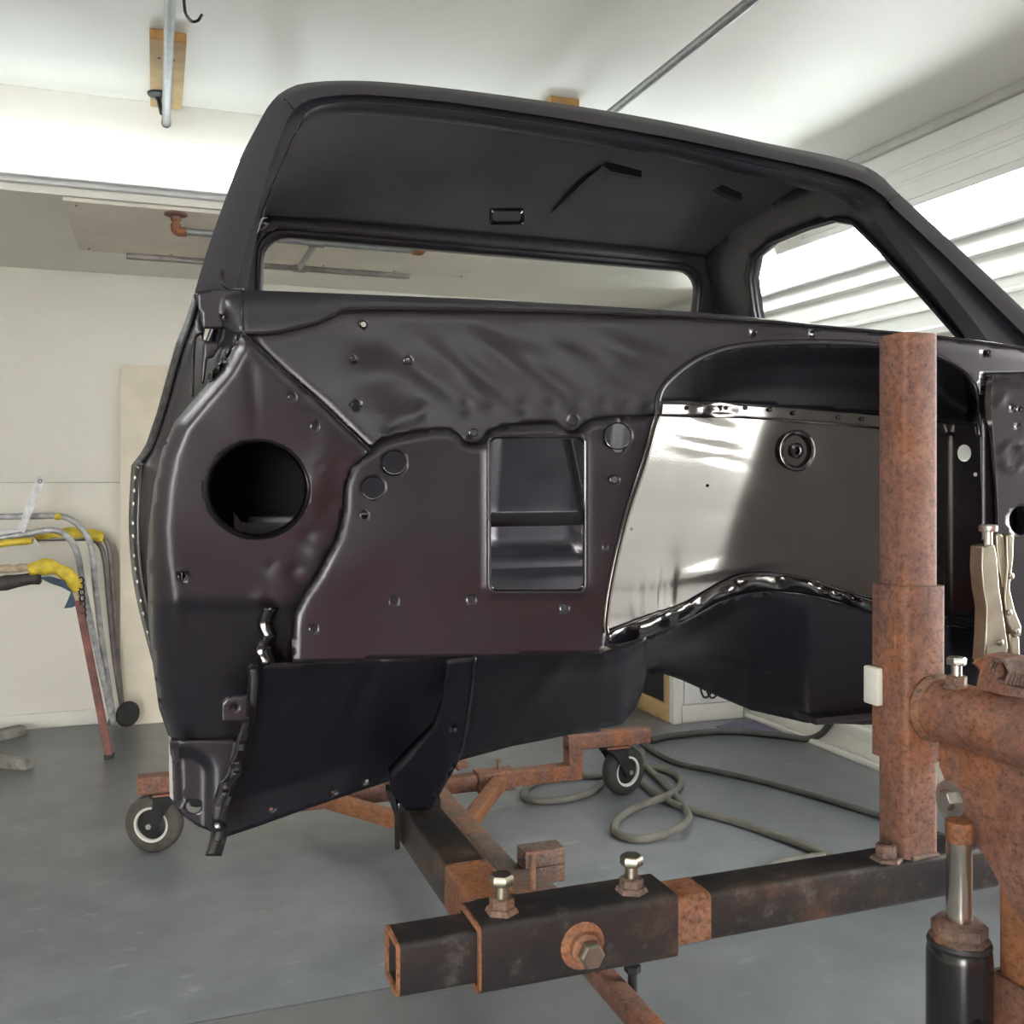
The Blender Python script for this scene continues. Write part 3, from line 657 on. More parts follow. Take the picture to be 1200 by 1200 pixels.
# ---- outer cowl side (door hinge post) left of the kick panel
CO = [(228, 344), (218, 375), (207, 402), (195, 445), (184, 485), (172, 520), (165, 532), (155, 545), (152, 600), (153, 640), (157, 680), (165, 720), (177, 768), (188, 806)]
out = CO+[(214, 780), (200, 660), (206, 570), (217, 525), (243, 482), (272, 442), (290, 410), (284, 398), (262, 408), (238, 398), (233, 365)]
def y_side(P):
    d = seg_dist(P, CO); y = 1.73-np.clip(d/55, 0, 1)*.17
    y -= .010*np.exp(-((d-11)/3.0)**2)
    return y
hinge = part('hinge_post', pxsheet(out, [], 5, y_side), 'cab', cab, 50, .002)
fl_px = [(155, 545), (152, 600), (153, 640), (157, 680), (165, 720), (177, 766)]; fr_px = [(166, 545), (163, 600), (163, 640), (167, 680), (174, 718), (181, 760)]
a_, b_ = smooth_poly(fl_px, 30), smooth_poly(fr_px, 30)
flg = part('door_flange', MB().loft([[UY(p[0], p[1], 1.735) for p in a_], [UY((p[0]*.5+q[0]*.5), (p[1]+q[1])/2, 1.70) for p, q in zip(a_, b_)], [UY(q[0], q[1], 1.69) for q in b_]]), 'blackpaint', cab, 50, .003)
for k in range(11):
    q = b_[2+int(k*2.4)]; p = a_[2+int(k*2.4)]
    part('rivet', MB().lathe(UY((p[0]+q[0])/2, (p[1]+q[1])/2, 1.702), (0, -1, 0), [(.004, 0), (.004, .002), (.002, .0035)], 8), 'steel', flg)
part('edge_bead', MB().tube([UY(q[0]+1, q[1], 1.685) for q in b_], .0025, 6), 'cabgloss', flg)
part('side_bead', MB().tube([UY(a, b, 1.69) for a, b in smooth_poly([(232, 352), (222, 385), (211, 415), (200, 455), (189, 495), (178, 525), (166, 542)], 40)], .004, 8), 'cabgloss', hinge)
part('inner_bead', MB().tube([UY(a, b, 1.59) for a, b in smooth_poly([(237, 390), (229, 395), (227, 410), (226, 440), (225, 465)], 30)], .0025, 8), 'cabgloss', hinge)
# corner gusset under the pillar and torn opening below it
gus = part('corner_gusset', pxsheet([(228, 342), (250, 339), (284, 339), (285, 360), (285, 391), (262, 386), (237, 385), (233, 364)], [circ(262, 372, 2.4, None, 10)], 5, lambda P: 1.60-.10*np.clip((P[:, 0]-262)/22, 0, 1)*np.clip((P[:, 1]-345)/40, 0, 1)), 'cab', cab, 50, .002)
part('torn_tab', pxsheet([(238, 399), (255, 401), (257, 408), (250, 419), (243, 421), (239, 450), (236, 450), (237, 415)], [], 4, lambda P: 1.57+0*P[:, 0]), 'cab', cab, 50, .002)
part('gusset_web', pxsheet([(285, 394), (279, 410), (272, 425), (262, 438), (246, 450), (243, 440), (258, 424), (270, 405), (276, 392)], [], 4, lambda P: 1.47+.004*np.sin(P[:, 0]*.7)+.003*np.sin(P[:, 1]*.5)), 'cabgloss', cab, 50, .002)
# ---- cowl top between the lip and the windshield base
WB = [(228, 343), (260, 341), (290, 340), (420, 345), (600, 353), (830, 367), (950, 379), (1027, 387), (1110, 394), (1200, 406), (1250, 413)]
a_ = smooth_poly(LIP, 80); b_ = smooth_poly([(280, 340.2)]+WB[2:], 80)
L = [[UY(p[0], p[1], YF+.0003*(560-p[1])-.006) for p in a_], [UY(p[0]*.5+q[0]*.5, p[1]*.42+q[1]*.58, 1.56) for p, q in zip(a_, b_)], [UY(q[0], q[1]+.5, 1.65) for q in b_], [tuple(np.array(UY(q[0], q[1]+.5, 1.65))+np.array((0, .03, -.012))) for q in b_]]
part('cowl_top', MB().loft(L), 'cabsoft', cab, 60, .002)

# ---- windshield frame
def three(a, b, c, n=(26, 60, 26)):
    A, B, C = smooth_poly(a, n[0]), smooth_poly(b, n[1]), smooth_poly(c, n[2]); return np.concatenate([A[:-1], B[:-1], C])
O = three([(228, 343), (234, 322), (243, 293), (255, 258), (268, 222), (283, 183), (300, 150), (314, 125), (326, 111)], [(326, 111), (343, 101), (365, 96.5), (400, 94.5), (450, 96), (520, 103), (600, 113), (700, 128), (800, 146), (900, 168), (960, 180), (1000, 190), (1022, 199), (1037, 210)], [(1037, 210), (1050, 224), (1080, 251), (1120, 288), (1160, 325), (1200, 363), (1252, 413)])
Mi = three([(275, 340), (280, 320), (287, 293), (297, 258), (308, 222), (319, 185), (330, 158), (337, 140), (344, 130)], [(344, 130), (352, 122), (366, 116), (390, 112), (430, 111), (510, 118), (600, 130), (700, 146), (800, 164), (890, 183), (950, 196), (1000, 209), (1022, 220), (1038, 232)], [(1038, 232), (1050, 246), (1078, 272), (1115, 307), (1155, 347), (1192, 384), (1222, 413)])
I = three([(290, 340), (293, 320), (298, 293), (305, 258), (318, 222), (333, 187), (345, 160), (350, 147), (354, 139)], [(354, 139), (360, 131), (372, 125), (392, 121), (430, 120), (510, 127), (600, 139), (700, 155), (800, 173), (890, 193), (950, 207), (1000, 222), (1022, 234), (1040, 250)], [(1040, 250), (1050, 263), (1066, 284), (1090, 314), (1120, 350), (1142, 378), (1166, 411)])
mid = (O*.55+Mi*.45)
L = [[tuple(np.array(US(p[0], p[1], 0))+np.array((0, .06, 0))) for p in O], [US(p[0], p[1], 0) for p in O], [US(p[0], p[1], -.014) for p in mid], [US(p[0], p[1], -.008) for p in Mi], [US(p[0]*.9+q[0]*.1, p[1]*.9+q[1]*.1, .012) for p, q in zip(Mi, I)], [US(q[0], q[1], .018) for q in I], [tuple(np.array(US(q[0], q[1], .018))+np.array((0, .05, 0))) for q in I]]
wf = part('windshield_frame', MB().loft(L), 'cabsoft', cab, 45)
part('pinch_weld', MB().tube([US(q[0], q[1], .012) for q in smooth_poly([(346, 157), (333, 187), (318, 222), (306, 255)], 30)], .0022, 6), 'cabgloss', wf)
part('hinge_dimple', MB().tube([US(a, b, -.012) for a, b in smooth_poly([(260, 318), (259, 327), (264, 335), (273, 339), (286, 340)], 20)], .0035, 8), 'cabgloss', wf)
part('corner_seam', MB().tube([US(a, b, -.012) for a, b in smooth_poly([(1053, 227), (1047, 231), (1041, 236)], 10)], .002, 6), 'cabgloss', wf)
part('corner_seam', MB().tube([US(a, b, -.012) for a, b in smooth_poly([(333, 116), (339, 122), (344, 128)], 10)], .002, 6), 'cabgloss', wf)
part('drain_hole_rim', MB().lathe(US(1042, 242, .010), (0, -1, .3), [(.008, 0), (.011, .003), (.012, .006), (.010, .007), (.006, .003)], 16), 'cabgloss', wf)
# inner header: ledge under the roof
L = [[tuple(np.array(US(q[0], q[1], .02))+np.array(o)) for q in I[25:86]] for o in ((0, .0, 0), (0, .06, -.004), (0, .085, .004), (0, .10, .03))]
part('header_rail', MB().loft(L), 'cabsoft', wf, 50, .002)
for px, w_ in ((768, 24), (900, 16)):
    part('visor_bracket', MB().prism([tuple(np.array(US(px+dx, 171+(px-768)*.22+dy, .0))+np.array((0, .17, .0))) for dx, dy in ((-w_, -3), (-w_+8, -7), (w_, 4), (w_, 12), (-w_+10, 4))], (0, .02, 0)), 'cab', wf)

# ---- roof
zs = lambda x: 0
hp = [US(p[0], p[1], 0) for p in O[25:86]]
n = len(hp); rows = []
RT = 40
for j in range(RT+1):
    t = j/RT; row = []
    for i, p in enumerate(hp):
        s = i/(n-1); xr = .245+(1.755-.245)*s; e = abs(2*s-1)
        zr = 2.135-.012*e**4; yr = 2.80
        x = p[0]+(xr-p[0])*t; y = p[1]+.05*(1-t)+(yr-p[1]-.0)*t
        drop = .5*t+.5*t**3.2
        z = p[2]*(1-drop)+zr*drop+.006*math.sin(math.pi*t)*(1-e**6)
        row.append((x, y, z))
    rows.append(row)
roof = part('roof_panel', MB().loft(rows), 'rooflift', cab, 60, .003)
L1 = [US(p[0], p[1], .0) for p in smooth_poly([(700, 215), (670, 232), (645, 245)], 8)]
dl = MB().box((0, 0, 0), (0.001, .001, .001))
def roofpt(px, py):                                             # point on the roof underside seen at a pixel
    best = None; d = np.array(ray(px, py)); o = np.array((0, 0, H))
    for r in rows:
        for p in r:
            v = np.array(p)-o; k = np.linalg.norm(np.cross(v, d))/np.linalg.norm(d)/np.linalg.norm(v)
            if best is None or k < best[0]: best = (k, p)
    return np.array(best[1])
a0 = roofpt(644, 246); a1 = roofpt(680, 212); a2 = roofpt(715, 190)
part('roof_bow_bead', MB().tube([tuple(p+np.array((0, 0, -.004))) for p in smooth_poly([a0, a1, a2], 16)], [.001+.006*math.sin(math.pi*k/15) for k in range(16)], 8), 'cabgloss', roof)
dlp = UY(594, 253, 2.70)
dome = thing if False else None
mbx = MB().loft([[UY(a, b, yy) for a, b in rrect(575-k, 245-k, 613+k, 262+k, 4)] for k, yy in ((1.5, 2.60), (0, 2.597), (-2.5, 2.60), (-3, 2.62))], True)
part('dome_light_frame', mbx, 'cabgloss', roof, 40)

# ---- side frames with door openings, rear panel with window
def xs(z):
    return float(np.interp(z, [.86, 1.0, 1.3, 1.55, 1.7, 2.15, 2.3], [1.87, 1.90, 1.915, 1.91, 1.885, 1.715, 1.63]))
so = [(1.70, 1.69), (1.90, 1.94), (2.04, 2.12), (2.14, 2.205), (2.40, 2.215), (2.62, 2.20), (2.80, 2.13), (2.86, 1.95), (2.90, 1.7), (2.93, 1.3), (2.90, .9), (1.66, .9), (1.64, 1.3)]
sh = [(1.80, 1.66), (1.93, 1.85), (2.03, 1.99), (2.09, 2.065), (2.16, 2.092), (2.28, 2.098), (2.46, 2.095), (2.55, 2.075), (2.60, 2.02), (2.63, 1.93), (2.66, 1.72), (2.70, 1.3), (2.66, 1.1), (2.56, .97), (1.78, .97), (1.74, 1.3)]
for sgn in (1, -1):
    sp = part('side_frame', sheet(so, [sh], .035, lambda V: [((xs(p[1]) if sgn > 0 else 1.972-xs(p[1])), p[0], p[1]) for p in V]), 'cabsoft', cab, 50)
    md = sp.modifiers.new('thickness', 'SOLIDIFY'); md.thickness = .035 if sgn > 0 else .018; md.offset = -1 if sgn > 0 else 1
    L = [[((xs(z)-k[0] if sgn > 0 else 1.972-xs(z)+k[0]-.02), y*(1)+(2.2-y)*k[1], z+(1.5-z)*k[1]*.6) for y, z in refine(sh, .03)] for k in ((.036, -.012), (.048, .0), (.048, .02), (.036, .03))]
    part('door_seal_lip', MB().loft(L, True), 'cab', sp, 50, .002)
yr_ = lambda z: 2.80+max(0, (2.13-z))*.22 if z > 1.3 else 2.80+.183
ro = [(2-xs(z)+.01, z) for z in np.linspace(.88, 2.12, 14)]+[(x, 2.135) for x in np.linspace(.32, 1.68, 12)]+[(xs(z)-.01, z) for z in np.linspace(2.12, .88, 14)]
def y_rear(V):
    y = np.array([yr_(p[1]) for p in V]); 
    for x0, x1 in ((.50, .86), (1.0, 1.32), (1.42, 1.74)):
        d = seg_dist(V, rrect(x0, 1.17, x1, 1.66, .04), True); y -= .012*np.exp(-(d/.011)**2)
        y += .006*inside(V, rrect(x0, 1.17, x1, 1.66, .04))
    y -= .03*np.exp(-((V[:, 1]-1.12)/.02)**2)
    return y
rh = rrect(.275, 1.745, 1.685, 2.088, .07)
rear = part('rear_panel', sheet(ro, [rh], .02, lambda V: [(p[0], y, p[1]) for p, y in zip(V, y_rear(V))]), 'cabsoft', cab, 45, .003)
L = [[(x+(1.0-x)*k*.02, yr_(z)+dy, z+(1.91-z)*k*.08) for x, z in refine(rh, .05)] for k, dy in ((-.6, -.002), (-.3, -.012), (.3, -.012), (.8, -.004), (.9, .02))]
part('rear_window_lip', MB().loft(L, True), 'cab', rear, 50, .002)

# ---- engine recess in the firewall
RD = .115
def depth(px, py):
    xl = np.interp(py, [440, 488, 500, 540, 600, 650, 695, 728, 800], [772, 770, 766, 755, 735, 722, 713, 709, 709])
    q = (px-xl)/140; q = np.clip(q-.09*np.logaddexp(0, (q-.93)/.09)*1.0, 0, 1); q = np.where(q < 0, 0, q); q2 = np.clip((1150-px)/38, 0, 1)
    return RD*np.clip(q/.93, 0, 1)*q2
def y_vault(P):
    ay = np.interp(P[:, 0], [p[0] for p in ARCH[1:-1]], [p[1] for p in ARCH[1:-1]]); d = np.maximum(0, P[:, 1]-ay); f = np.sin(np.clip(d/60, 0, 1)*math.pi/2); top = YF+.004+.0003*(560-P[:, 1]); return top+(YF+RD+.03-top)*f
BT = [(772, 470), (800, 470), (860, 472), (930, 477), (1027, 485), (1100, 493), (1147, 497)]
BB = [(770, 488), (800, 489), (860, 490), (930, 494), (1027, 502), (1100, 509), (1149, 512)]
out = ARCH[1:-1]+BT[::-1]
vault = part('recess_vault', pxsheet(out, [], 5, y_vault), 'under', cab, 50, .002)
a_, b_ = smooth_poly(BT, 70), smooth_poly(BB, 70)
rg = np.random.default_rng(2)
wob = np.interp(np.arange(70), np.arange(0, 70, 3), rg.standard_normal(24)*.004)
L = []
for k in range(5):
    f = k/4; r = [p*(1-f)+q*f for p, q in zip(a_, b_)]
    L.append([UY(p[0], p[1], YF+float(depth(p[0], 480))-.006+(wob[i] if 0 < k < 4 else 0)*(1 if i < 20 else .3)) for i, p in enumerate(r)])
rfl = part('recess_flange', MB().loft(L), 'cabgloss', vault, 60, .002)
for px, py in ((804, 478), (828, 479), (850, 478), (873, 478), (902, 480), (930, 484), (982, 489), (1010, 491)):
    part('spot_bolt', MB().lathe(UY(px, py, YF+float(depth(px, 480))-.008), (0, -1, 0), [(.0042, 0), (.0042, .003), (.002, .005)], 8), 'cabgloss', rfl)
BOT = [(710, 741), (725, 735), (760, 722), (800, 708), (820, 697), (845, 683), (870, 673), (900, 671), (940, 676), (980, 688), (1027, 703), (1100, 716), (1150, 724)]
BLO = [(714, 757), (755, 746), (790, 733), (812, 722), (838, 707), (868, 696), (900, 692), (950, 697), (1000, 710), (1027, 719), (1100, 730), (1150, 738)]
def y_rec(P):
    y = YF+depth(P[:, 0], P[:, 1])
    for cx, cy, am in ((830, 497, .004), (825, 516, -.005), (835, 521, .005), (822, 529, -.004), (840, 535, .004)): y += gauss(P, cx, cy, 26, 4.5, 14, am)
    for k in range(8): y += gauss(P, 744+k*6.2, 706-k*1.5, 2.0, 26, 4, .0012*(1 if k % 2 else -1))
    y += gauss(P, 782, 680, 12, 45, 8, .004)
    y += gauss(P, 860, 665, 60, 8, -10, -.004)+gauss(P, 932, 528, 25, 25, 0, -.005)
    return y
out = BB+[(1150, 620)]+BOT[::-1]+LEFTEDGE[::-1][1:-1]
rec = part('engine_recess', pxsheet(out, [circ(829, 569, 2, None, 10), circ(740, 620, 1.8, None, 10), circ(1130, 531, 8, 10), circ(1143, 556, 2.4, None, 10)], 4, y_rec), 'cabgloss', cab, 70)
part('edge_bead', MB().tube([UY(a, b, YF-.010) for a, b in smooth_poly(LEFTEDGE, 50)], .0062, 10), 'cabgloss', rec)
part('arch_bead', MB().tube([UY(a, b, YF+.0003*(560-b)-.002) for a, b in smooth_poly(ARCH, 90)], .0052, 10), 'cab', vault)
yc = YF+float(depth(932, 528))-.006
L = [[UY(934+r*20*math.cos(2*math.pi*i/32), 528+r*23*math.sin(2*math.pi*i/32), yc+dy) for i in range(32)] for r, dy in ((1.08, .004), (1.0, -.006), (.86, -.004), (.70, .012), (.5, .014), (.42, .004), (.36, -.004), (.2, -.006), (.18, .006), (.02, .006))]
part('round_emboss', MB().loft(L, True), 'cabgloss', rec, 60)
a_, b_ = smooth_poly(BOT, 110), smooth_poly(BLO, 110)
wob = np.interp(np.arange(110), np.arange(0, 110, 3), rg.standard_normal(37)*.0055); wob2 = np.interp(np.arange(110), np.arange(0, 110, 4), rg.standard_normal(28)*.004)
L = []
for k in range(7):
    f = k/6; r = [p*(1-f)+q*f for p, q in zip(a_, b_)]
    L.append([UY(p[0], p[1], YF+float(depth(p[0], 720))-.012*math.sin(f*math.pi)+.012*f+(wob[i]*math.sin(f*math.pi)+wob2[i]*math.sin(2*f*math.pi))) for i, p in enumerate(r)])
tfl = part('tunnel_flange', MB().loft(L), 'cabgloss', cab, 60, .002)
part('flange_edge', MB().tube([UY(p[0], p[1]+1.5, YF+float(depth(p[0], 720))-.006) for p in a_], .0022, 6), 'cabgloss', tfl)

# ---- transmission tunnel under the floor
tn = [(757, 747)]+[(p[0], p[1]+.5) for p in BLO[2:]]+[(1152, 850), (1015, 849), (946, 847), (880, 832), (840, 815), (800, 797), (775, 788), (757, 790)]
def y_tun(P):
    top = np.interp(P[:, 0], [p[0] for p in BLO], [p[1] for p in BLO]); bot = np.interp(P[:, 0], [757, 775, 800, 840, 880, 946, 1152], [790, 788, 797, 815, 832, 847, 850])
    f = np.clip((P[:, 1]-top)/np.maximum(bot-top, 5), 0, 1)
    y0 = YF+depth(P[:, 0], P[:, 1]*0+720)+.014; yb = np.interp(P[:, 0], [757, 775, 800, 840, 880, 946, 1150], [2.20, 2.15, 2.06, 1.91, 1.78, 1.64, 1.62])
    y = y0+(yb-y0)*np.sin(f*math.pi/2)**.9
    y += .01*np.exp(-(seg_dist(P, [(757, 790), (790, 760), (830, 732), (860, 722)])/3)**2)
    for c in ([(800, 778), (850, 776), (900, 790), (925, 800)], [(820, 803), (880, 810), (940, 822)]): y -= .008*np.exp(-(seg_dist(P, c)/2.5)**2)
    return y
tun = part('transmission_tunnel', pxsheet(tn, [], 5, y_tun), 'under', cab, 60, .003)
part('floor_pan', MB().bbox((1.215, 1.60, .915), (1.86, 2.88, .93), .004), 'cab', cab)
part('floor_pan', MB().bbox((.16, 1.70, .915), (.80, 2.88, .93), .004), 'cab', cab)
for sx in (0, 1):
    x0, x1 = ((.05, .175), (1.825, 1.885))[sx]
    part('rocker_sill', MB().bbox((x0, 1.66, .865), (x1, 2.88, .965), .012), 'cab', cab)

# ---- toe board
TT = [(300, 779), (342, 777), (460, 771), (600, 768), (706, 765), (730, 757), (757, 746)]
TB = [(757, 746), (757, 788), (752, 812), (745, 829), (729, 848), (660, 862), (600, 874), (530, 893), (465, 912), (400, 934), (350, 951), (300, 969), (258, 983), (258, 950), (268, 915), (280, 868), (290, 815)]
def y_toe(P):
    top = np.interp(P[:, 0], [258, 300, 460, 706, 757], [782, 779, 771, 765, 746]); bot = np.interp(P[:, 0], [258, 300, 465, 600, 729, 757], [983, 969, 912, 874, 848, 790])
    f = np.clip((P[:, 1]-top)/(bot-top), 0, 1)
    y = YF+.006+np.where(f < .2, .03*f/.2, .03+.19*(f-.2)/.8)
    y -= .05*np.clip((f-.78)/.22, 0, 1)*np.clip((470-P[:, 0])/60, 0, 1)                         # sill face left of the mount
    y += gauss(P, 420, 820, 10, 70, 25, .008)+gauss(P, 640, 800, 10, 60, 40, -.006)+gauss(P, 690, 800, 40, 30, 0, .01)
    return y
toe = part('toe_board', pxsheet(TT[:-1]+TB, [circ(430, 915, 2.2, None, 10), circ(390, 928, 2, None, 10), circ(318, 948, 2.2, None, 10)], 6, y_toe), 'under', cab, 45, .002)
part('toe_edge', MB().tube([UY(a, b, YF+.0) for a, b in smooth_poly(TT[:-2], 40)], .0016, 6), 'cabgloss', toe)
# crinkled weld flange down the left of the toe board
fl_ = smooth_poly([(316, 712), (309, 730), (313, 745), (306, 757), (310, 776), (297, 782), (293, 812), (288, 850), (279, 872), (274, 905), (262, 922), (257, 940), (252, 962), (254, 975), (249, 1003)], 90)
wv = np.interp(np.arange(90), np.arange(0, 90, 4), np.random.default_rng(8).standard_normal(23)*1.7)
L = [[UY(p[0]+k*1.3+wv[i]*(.5 if abs(k) > 3 else 1.1), p[1], float(np.interp(p[1], [705, 780, 870, 1000], [1.452, 1.452, 1.495, 1.50]))-dy) for i, p in enumerate(fl_)] for k, dy in ((-5, -.004), (-3, .010), (-1, .014), (3, .009), (9, -.003))]
part('weld_flange', MB().loft(L), 'cabgloss', cab, 50, .002)
part('flange_bracket', pxsheet([(260, 822), (268, 815), (291, 814), (291, 846), (260, 848)], [circ(276, 829, 2.5, None, 12)], 5, lambda P: 1.468+.0*P[:, 0]), 'cab', cab, 40, .003)
# bottom corner box of the cowl
out = [(200, 868), (245, 867), (287, 865), (279, 900), (262, 925), (254, 960), (251, 975), (232, 968), (212, 953), (202, 940)]
def y_box(P):
    d = seg_dist(P, [(200, 868), (202, 940)]); y = 1.53+.03*np.clip(1-d/10, 0, 1)
    y += .012/(1+np.exp((24-np.hypot((P[:, 0]-214)*.75, np.maximum(0, 905-P[:, 1])))*-.5))
    return y
part('sill_corner', pxsheet(out, [circ(227, 945, 9, 8, 20)], 4, y_box), 'cab', cab, 45, .003)
part('sill_edge', MB().prism([UY(a, b, 1.565) for a, b in ((198, 872), (201, 872), (203, 938), (199, 934))], (0, .05, 0)), 'trimgrey', cab)
# mount brace reaching down to the stand arm
bf = [(523, 770), (556, 767), (553, 800), (548, 845), (541, 878), (512, 930), (503, 944), (474, 944), (458, 925), (456, 905), (480, 880), (508, 850), (518, 820)]
def y_brace(P):
    f = np.clip((P[:, 1]-768)/176, 0, 1); y = YF-.008+.16*f
    y += .02*np.clip((523-P[:, 0])/30, 0, 1)*(1-f); return y
br = part('mount_brace', pxsheet(bf, [circ(531, 848, 3, None, 12)], 5, y_brace), 'under', cab, 45)
md = br.modifiers.new('thickness', 'SOLIDIFY'); md.thickness = .02; md.offset = 0
part('brace_edge', MB().tube([UY(a, b, YF-.022+.16*(b-768)/176) for a, b in smooth_poly([(556, 768), (552, 805), (547, 845), (541, 878)], 20)], .0018, 6), 'cabgloss', br)
part('mount_strap', MB().prism([UY(a, b, 1.60) for a, b in ((452, 926), (461, 926), (468, 960), (469, 995), (463, 996), (462, 955))], (.006, .03, 0)), 'blackpaint', cab)
# driver side panel right of the post
DP = [(1149, 443), (1158, 439), (1205, 437), (1262, 442), (1262, 852), (1153, 850), (1151, 738), (1150, 620), (1150, 512)]
def y_dr(P):
    y = YF+.004-.00028*(P[:, 0]-1149); y += .008*np.exp(-(seg_dist(P, [(1160, 446), (1262, 448)])/3)**2)
    y -= .003*np.exp(-((np.hypot((P[:, 0]-1187)/13, (P[:, 1]-535)/17)-1)/.14)**2); y += gauss(P, 1172, 470, 8, 4, -50, -.003)
    return y
drv = part('driver_panel', pxsheet(DP, [circ(1186, 478, 2, None, 8), circ(1194, 480, 2, None, 8), circ(1192, 500, 1.6, None, 8), circ(1196, 610, 14, 17, 20)], 5, y_dr), 'cab', cab, 45, .002)
vf = smooth_poly([(1154, 441), (1148, 462), (1150, 490), (1158, 505), (1162, 550), (1166, 600), (1165, 650), (1163, 715)], 40); vr = smooth_poly([(1163, 441), (1161, 462), (1162, 490), (1163, 508), (1166, 550), (1169, 600), (1168, 650), (1166, 715)], 40)
L = [[UY(p[0], p[1], YF-.002) for p in vf], [UY((p[0]+q[0])/2, p[1], YF-.020) for p, q in zip(vf, vr)], [UY(q[0], q[1], YF-.024) for q in vr], [UY(q[0]+1, q[1], YF+.0) for q in vr]]
part('panel_flange', MB().loft(L), 'cabgloss', drv, 60, .002)
for px, py in ((1150, 460), (1155, 479)): ring_px(px, py, 2.6, YF-.014, [(1.0, -.002), (.6, -.002), (.55, .01)], drv, 'bolt_ring', 'blackpaint', 12)
RKO = [(1262, 417), (1285, 428), (1302, 470), (1312, 540), (1316, 640), (1312, 740), (1298, 852)]
part('kick_panel', pxsheet(RKO+[(1262, 852)], [], 6, lambda P: YF-.026+.09*np.clip(1-seg_dist(P, RKO)/30, 0, 1)**2), 'cab', cab, 50, .002)
# dash rail and brace seen through the heater opening
dr = part('dash_rail', MB().bbox((.15, 1.76, UY(620, 617, 1.76)[2]), (1.84, 1.80, UY(620, 600, 1.76)[2]), .005), 'cabsoft', cab)
part('dash_brace', MB().sqtube(UY(683, 602, 1.77), UY(664, 512, 1.72), .014, .02, .003, .003, (0, 1, 0)), 'cabsoft', cab)

# ================================================================== rotisserie stand
rot = thing('rotisserie_stand', 'rusty square-tube rotisserie stand on casters carrying the black cab', 'rotisserie', (1.05, 1.17, 0))
# crossbar and sliding sleeve
PX0, PX1, PY0, PY1 = 1.022, 1.084, 1.14, 1.202
ZT = .845; SB = .064; yc = 1.172
cb = part('crossbar', MB().sqtube((.272, yc, ZT-SB/2), (1.196, yc, ZT-SB/2), SB, SB, .005, .008), 'blacksteel', rot)
part('end_edge', MB().sqtube((.2695, yc, ZT-SB/2), (.2735, yc, ZT-SB/2), SB+.0006, SB+.0006, .006, .008), 'rustorange', cb)
x0s, x1s = UY(563, 1100, 1.13)[0], UY(795, 1080, 1.13)[0]
sl = part('crossbar_sleeve', MB().sqtube((x0s, yc, ZT-SB/2), (x1s, yc, ZT-SB/2), .083, .083, .0075, .009), 'blacksteel', rot)
part('end_edge', MB().sqtube((x0s-.0015, yc, ZT-SB/2), (x0s+.0015, yc, ZT-SB/2), .0836, .0836, .008, .009), 'rustorange', sl)
part('rust_patch', MB().sqtube((x1s+.001, yc, ZT-SB/2), (x1s+.055, yc, ZT-SB/2), SB+.0012, SB+.0012, .0006, .0085), 'rustorange', cb)
zs_ = ZT-SB/2+.0415
for px in (588, 740):
    xx = UY(px, 1055, 1.165)[0]
    nt_ = part('welded_nut', MB().lathe((xx, 1.165, zs_), (0, 0, 1), [(.022, 0), (.019, .006), (.016, .007), (.016, .017), (.014, .018)], 6), 'rustgrey', sl)
    part('bolt', hexbolt(MB(), (xx, 1.165, zs_+.016), (0, 0, 1), .0155, .013, .018, .009), 'nickel', nt_)
xx = UY(683, 1110, 1.13)[0]; yfr = yc-.0415
ws = part('rusty_nut', MB().lathe((xx, yfr, ZT-SB/2-.002), (0, -1, 0), [(.030, 0), (.028, .002), (.019, .003), (.019, .012), (.016, .014)], 24), 'rustorange', sl)
part('bolt', hexbolt(MB(), (xx, yfr-.012, ZT-SB/2-.002), (0, -1, 0), .0165, .014, .008, .010), 'nickel', ws)
# arm running back to the cab mount
ax = .425
arm = part('mount_arm', MB().sqtube((ax, 1.214, ZT-.035), (ax, 1.66, ZT-.035), .066, .066, .005, .007), 'blacksteel', rot)
part('rust_patch', MB().sqtube((ax, 1.235, ZT-.035), (ax, 1.36, ZT-.035), .0672, .0672, .0006, .0075), 'rustorange', arm)
part('mount_plate', MB().bbox((ax-.045, 1.60, ZT-.002), (ax+.03, 1.66, ZT+.014), .003), 'blackpaint', arm)
part('mount_bolt', hexbolt(MB(), (ax-.005, 1.615, ZT+.012), (0, 0, 1), .011, .010, .004, .006), 'blackpaint', arm)
# upright post and its sleeve
pcx, pcy = (PX0+PX1)/2, (PY0+PY1)/2
post = part('post', MB().sqtube((pcx, pcy, ZT+.0005), (pcx, pcy, 1.612), .062, .062, .0055, .010, (0, 1, 0)), 'rust', rot)
part('post_weld', MB().tube([(PX0+.008, PY0-.002, ZT+.003), (pcx, PY0-.003, ZT+.004), (PX1-.006, PY0-.002, ZT+.003)], .004, 8), 'rustgrey', post)
nb = (PX0-.022, 1.155, ZT+.0005)
nn = part('base_nut', MB().lathe(nb, (0, 0, 1), [(.024, 0), (.022, .004), (.015, .005), (.015, .022), (.009, .023), (.009, .012)], 6), 'rustgrey', cb)
psl = part('post_sleeve', MB().sqtube((pcx, pcy, .985), (pcx, pcy, 1.242), .0765, .0765, .0068, .010, (0, 1, 0)), 'rust', rot)
part('plastic_latch', MB().bbox((PX0-.020, 1.178, 1.062), (PX0-.0075, 1.208, 1.118), .003), 'plastic', psl)
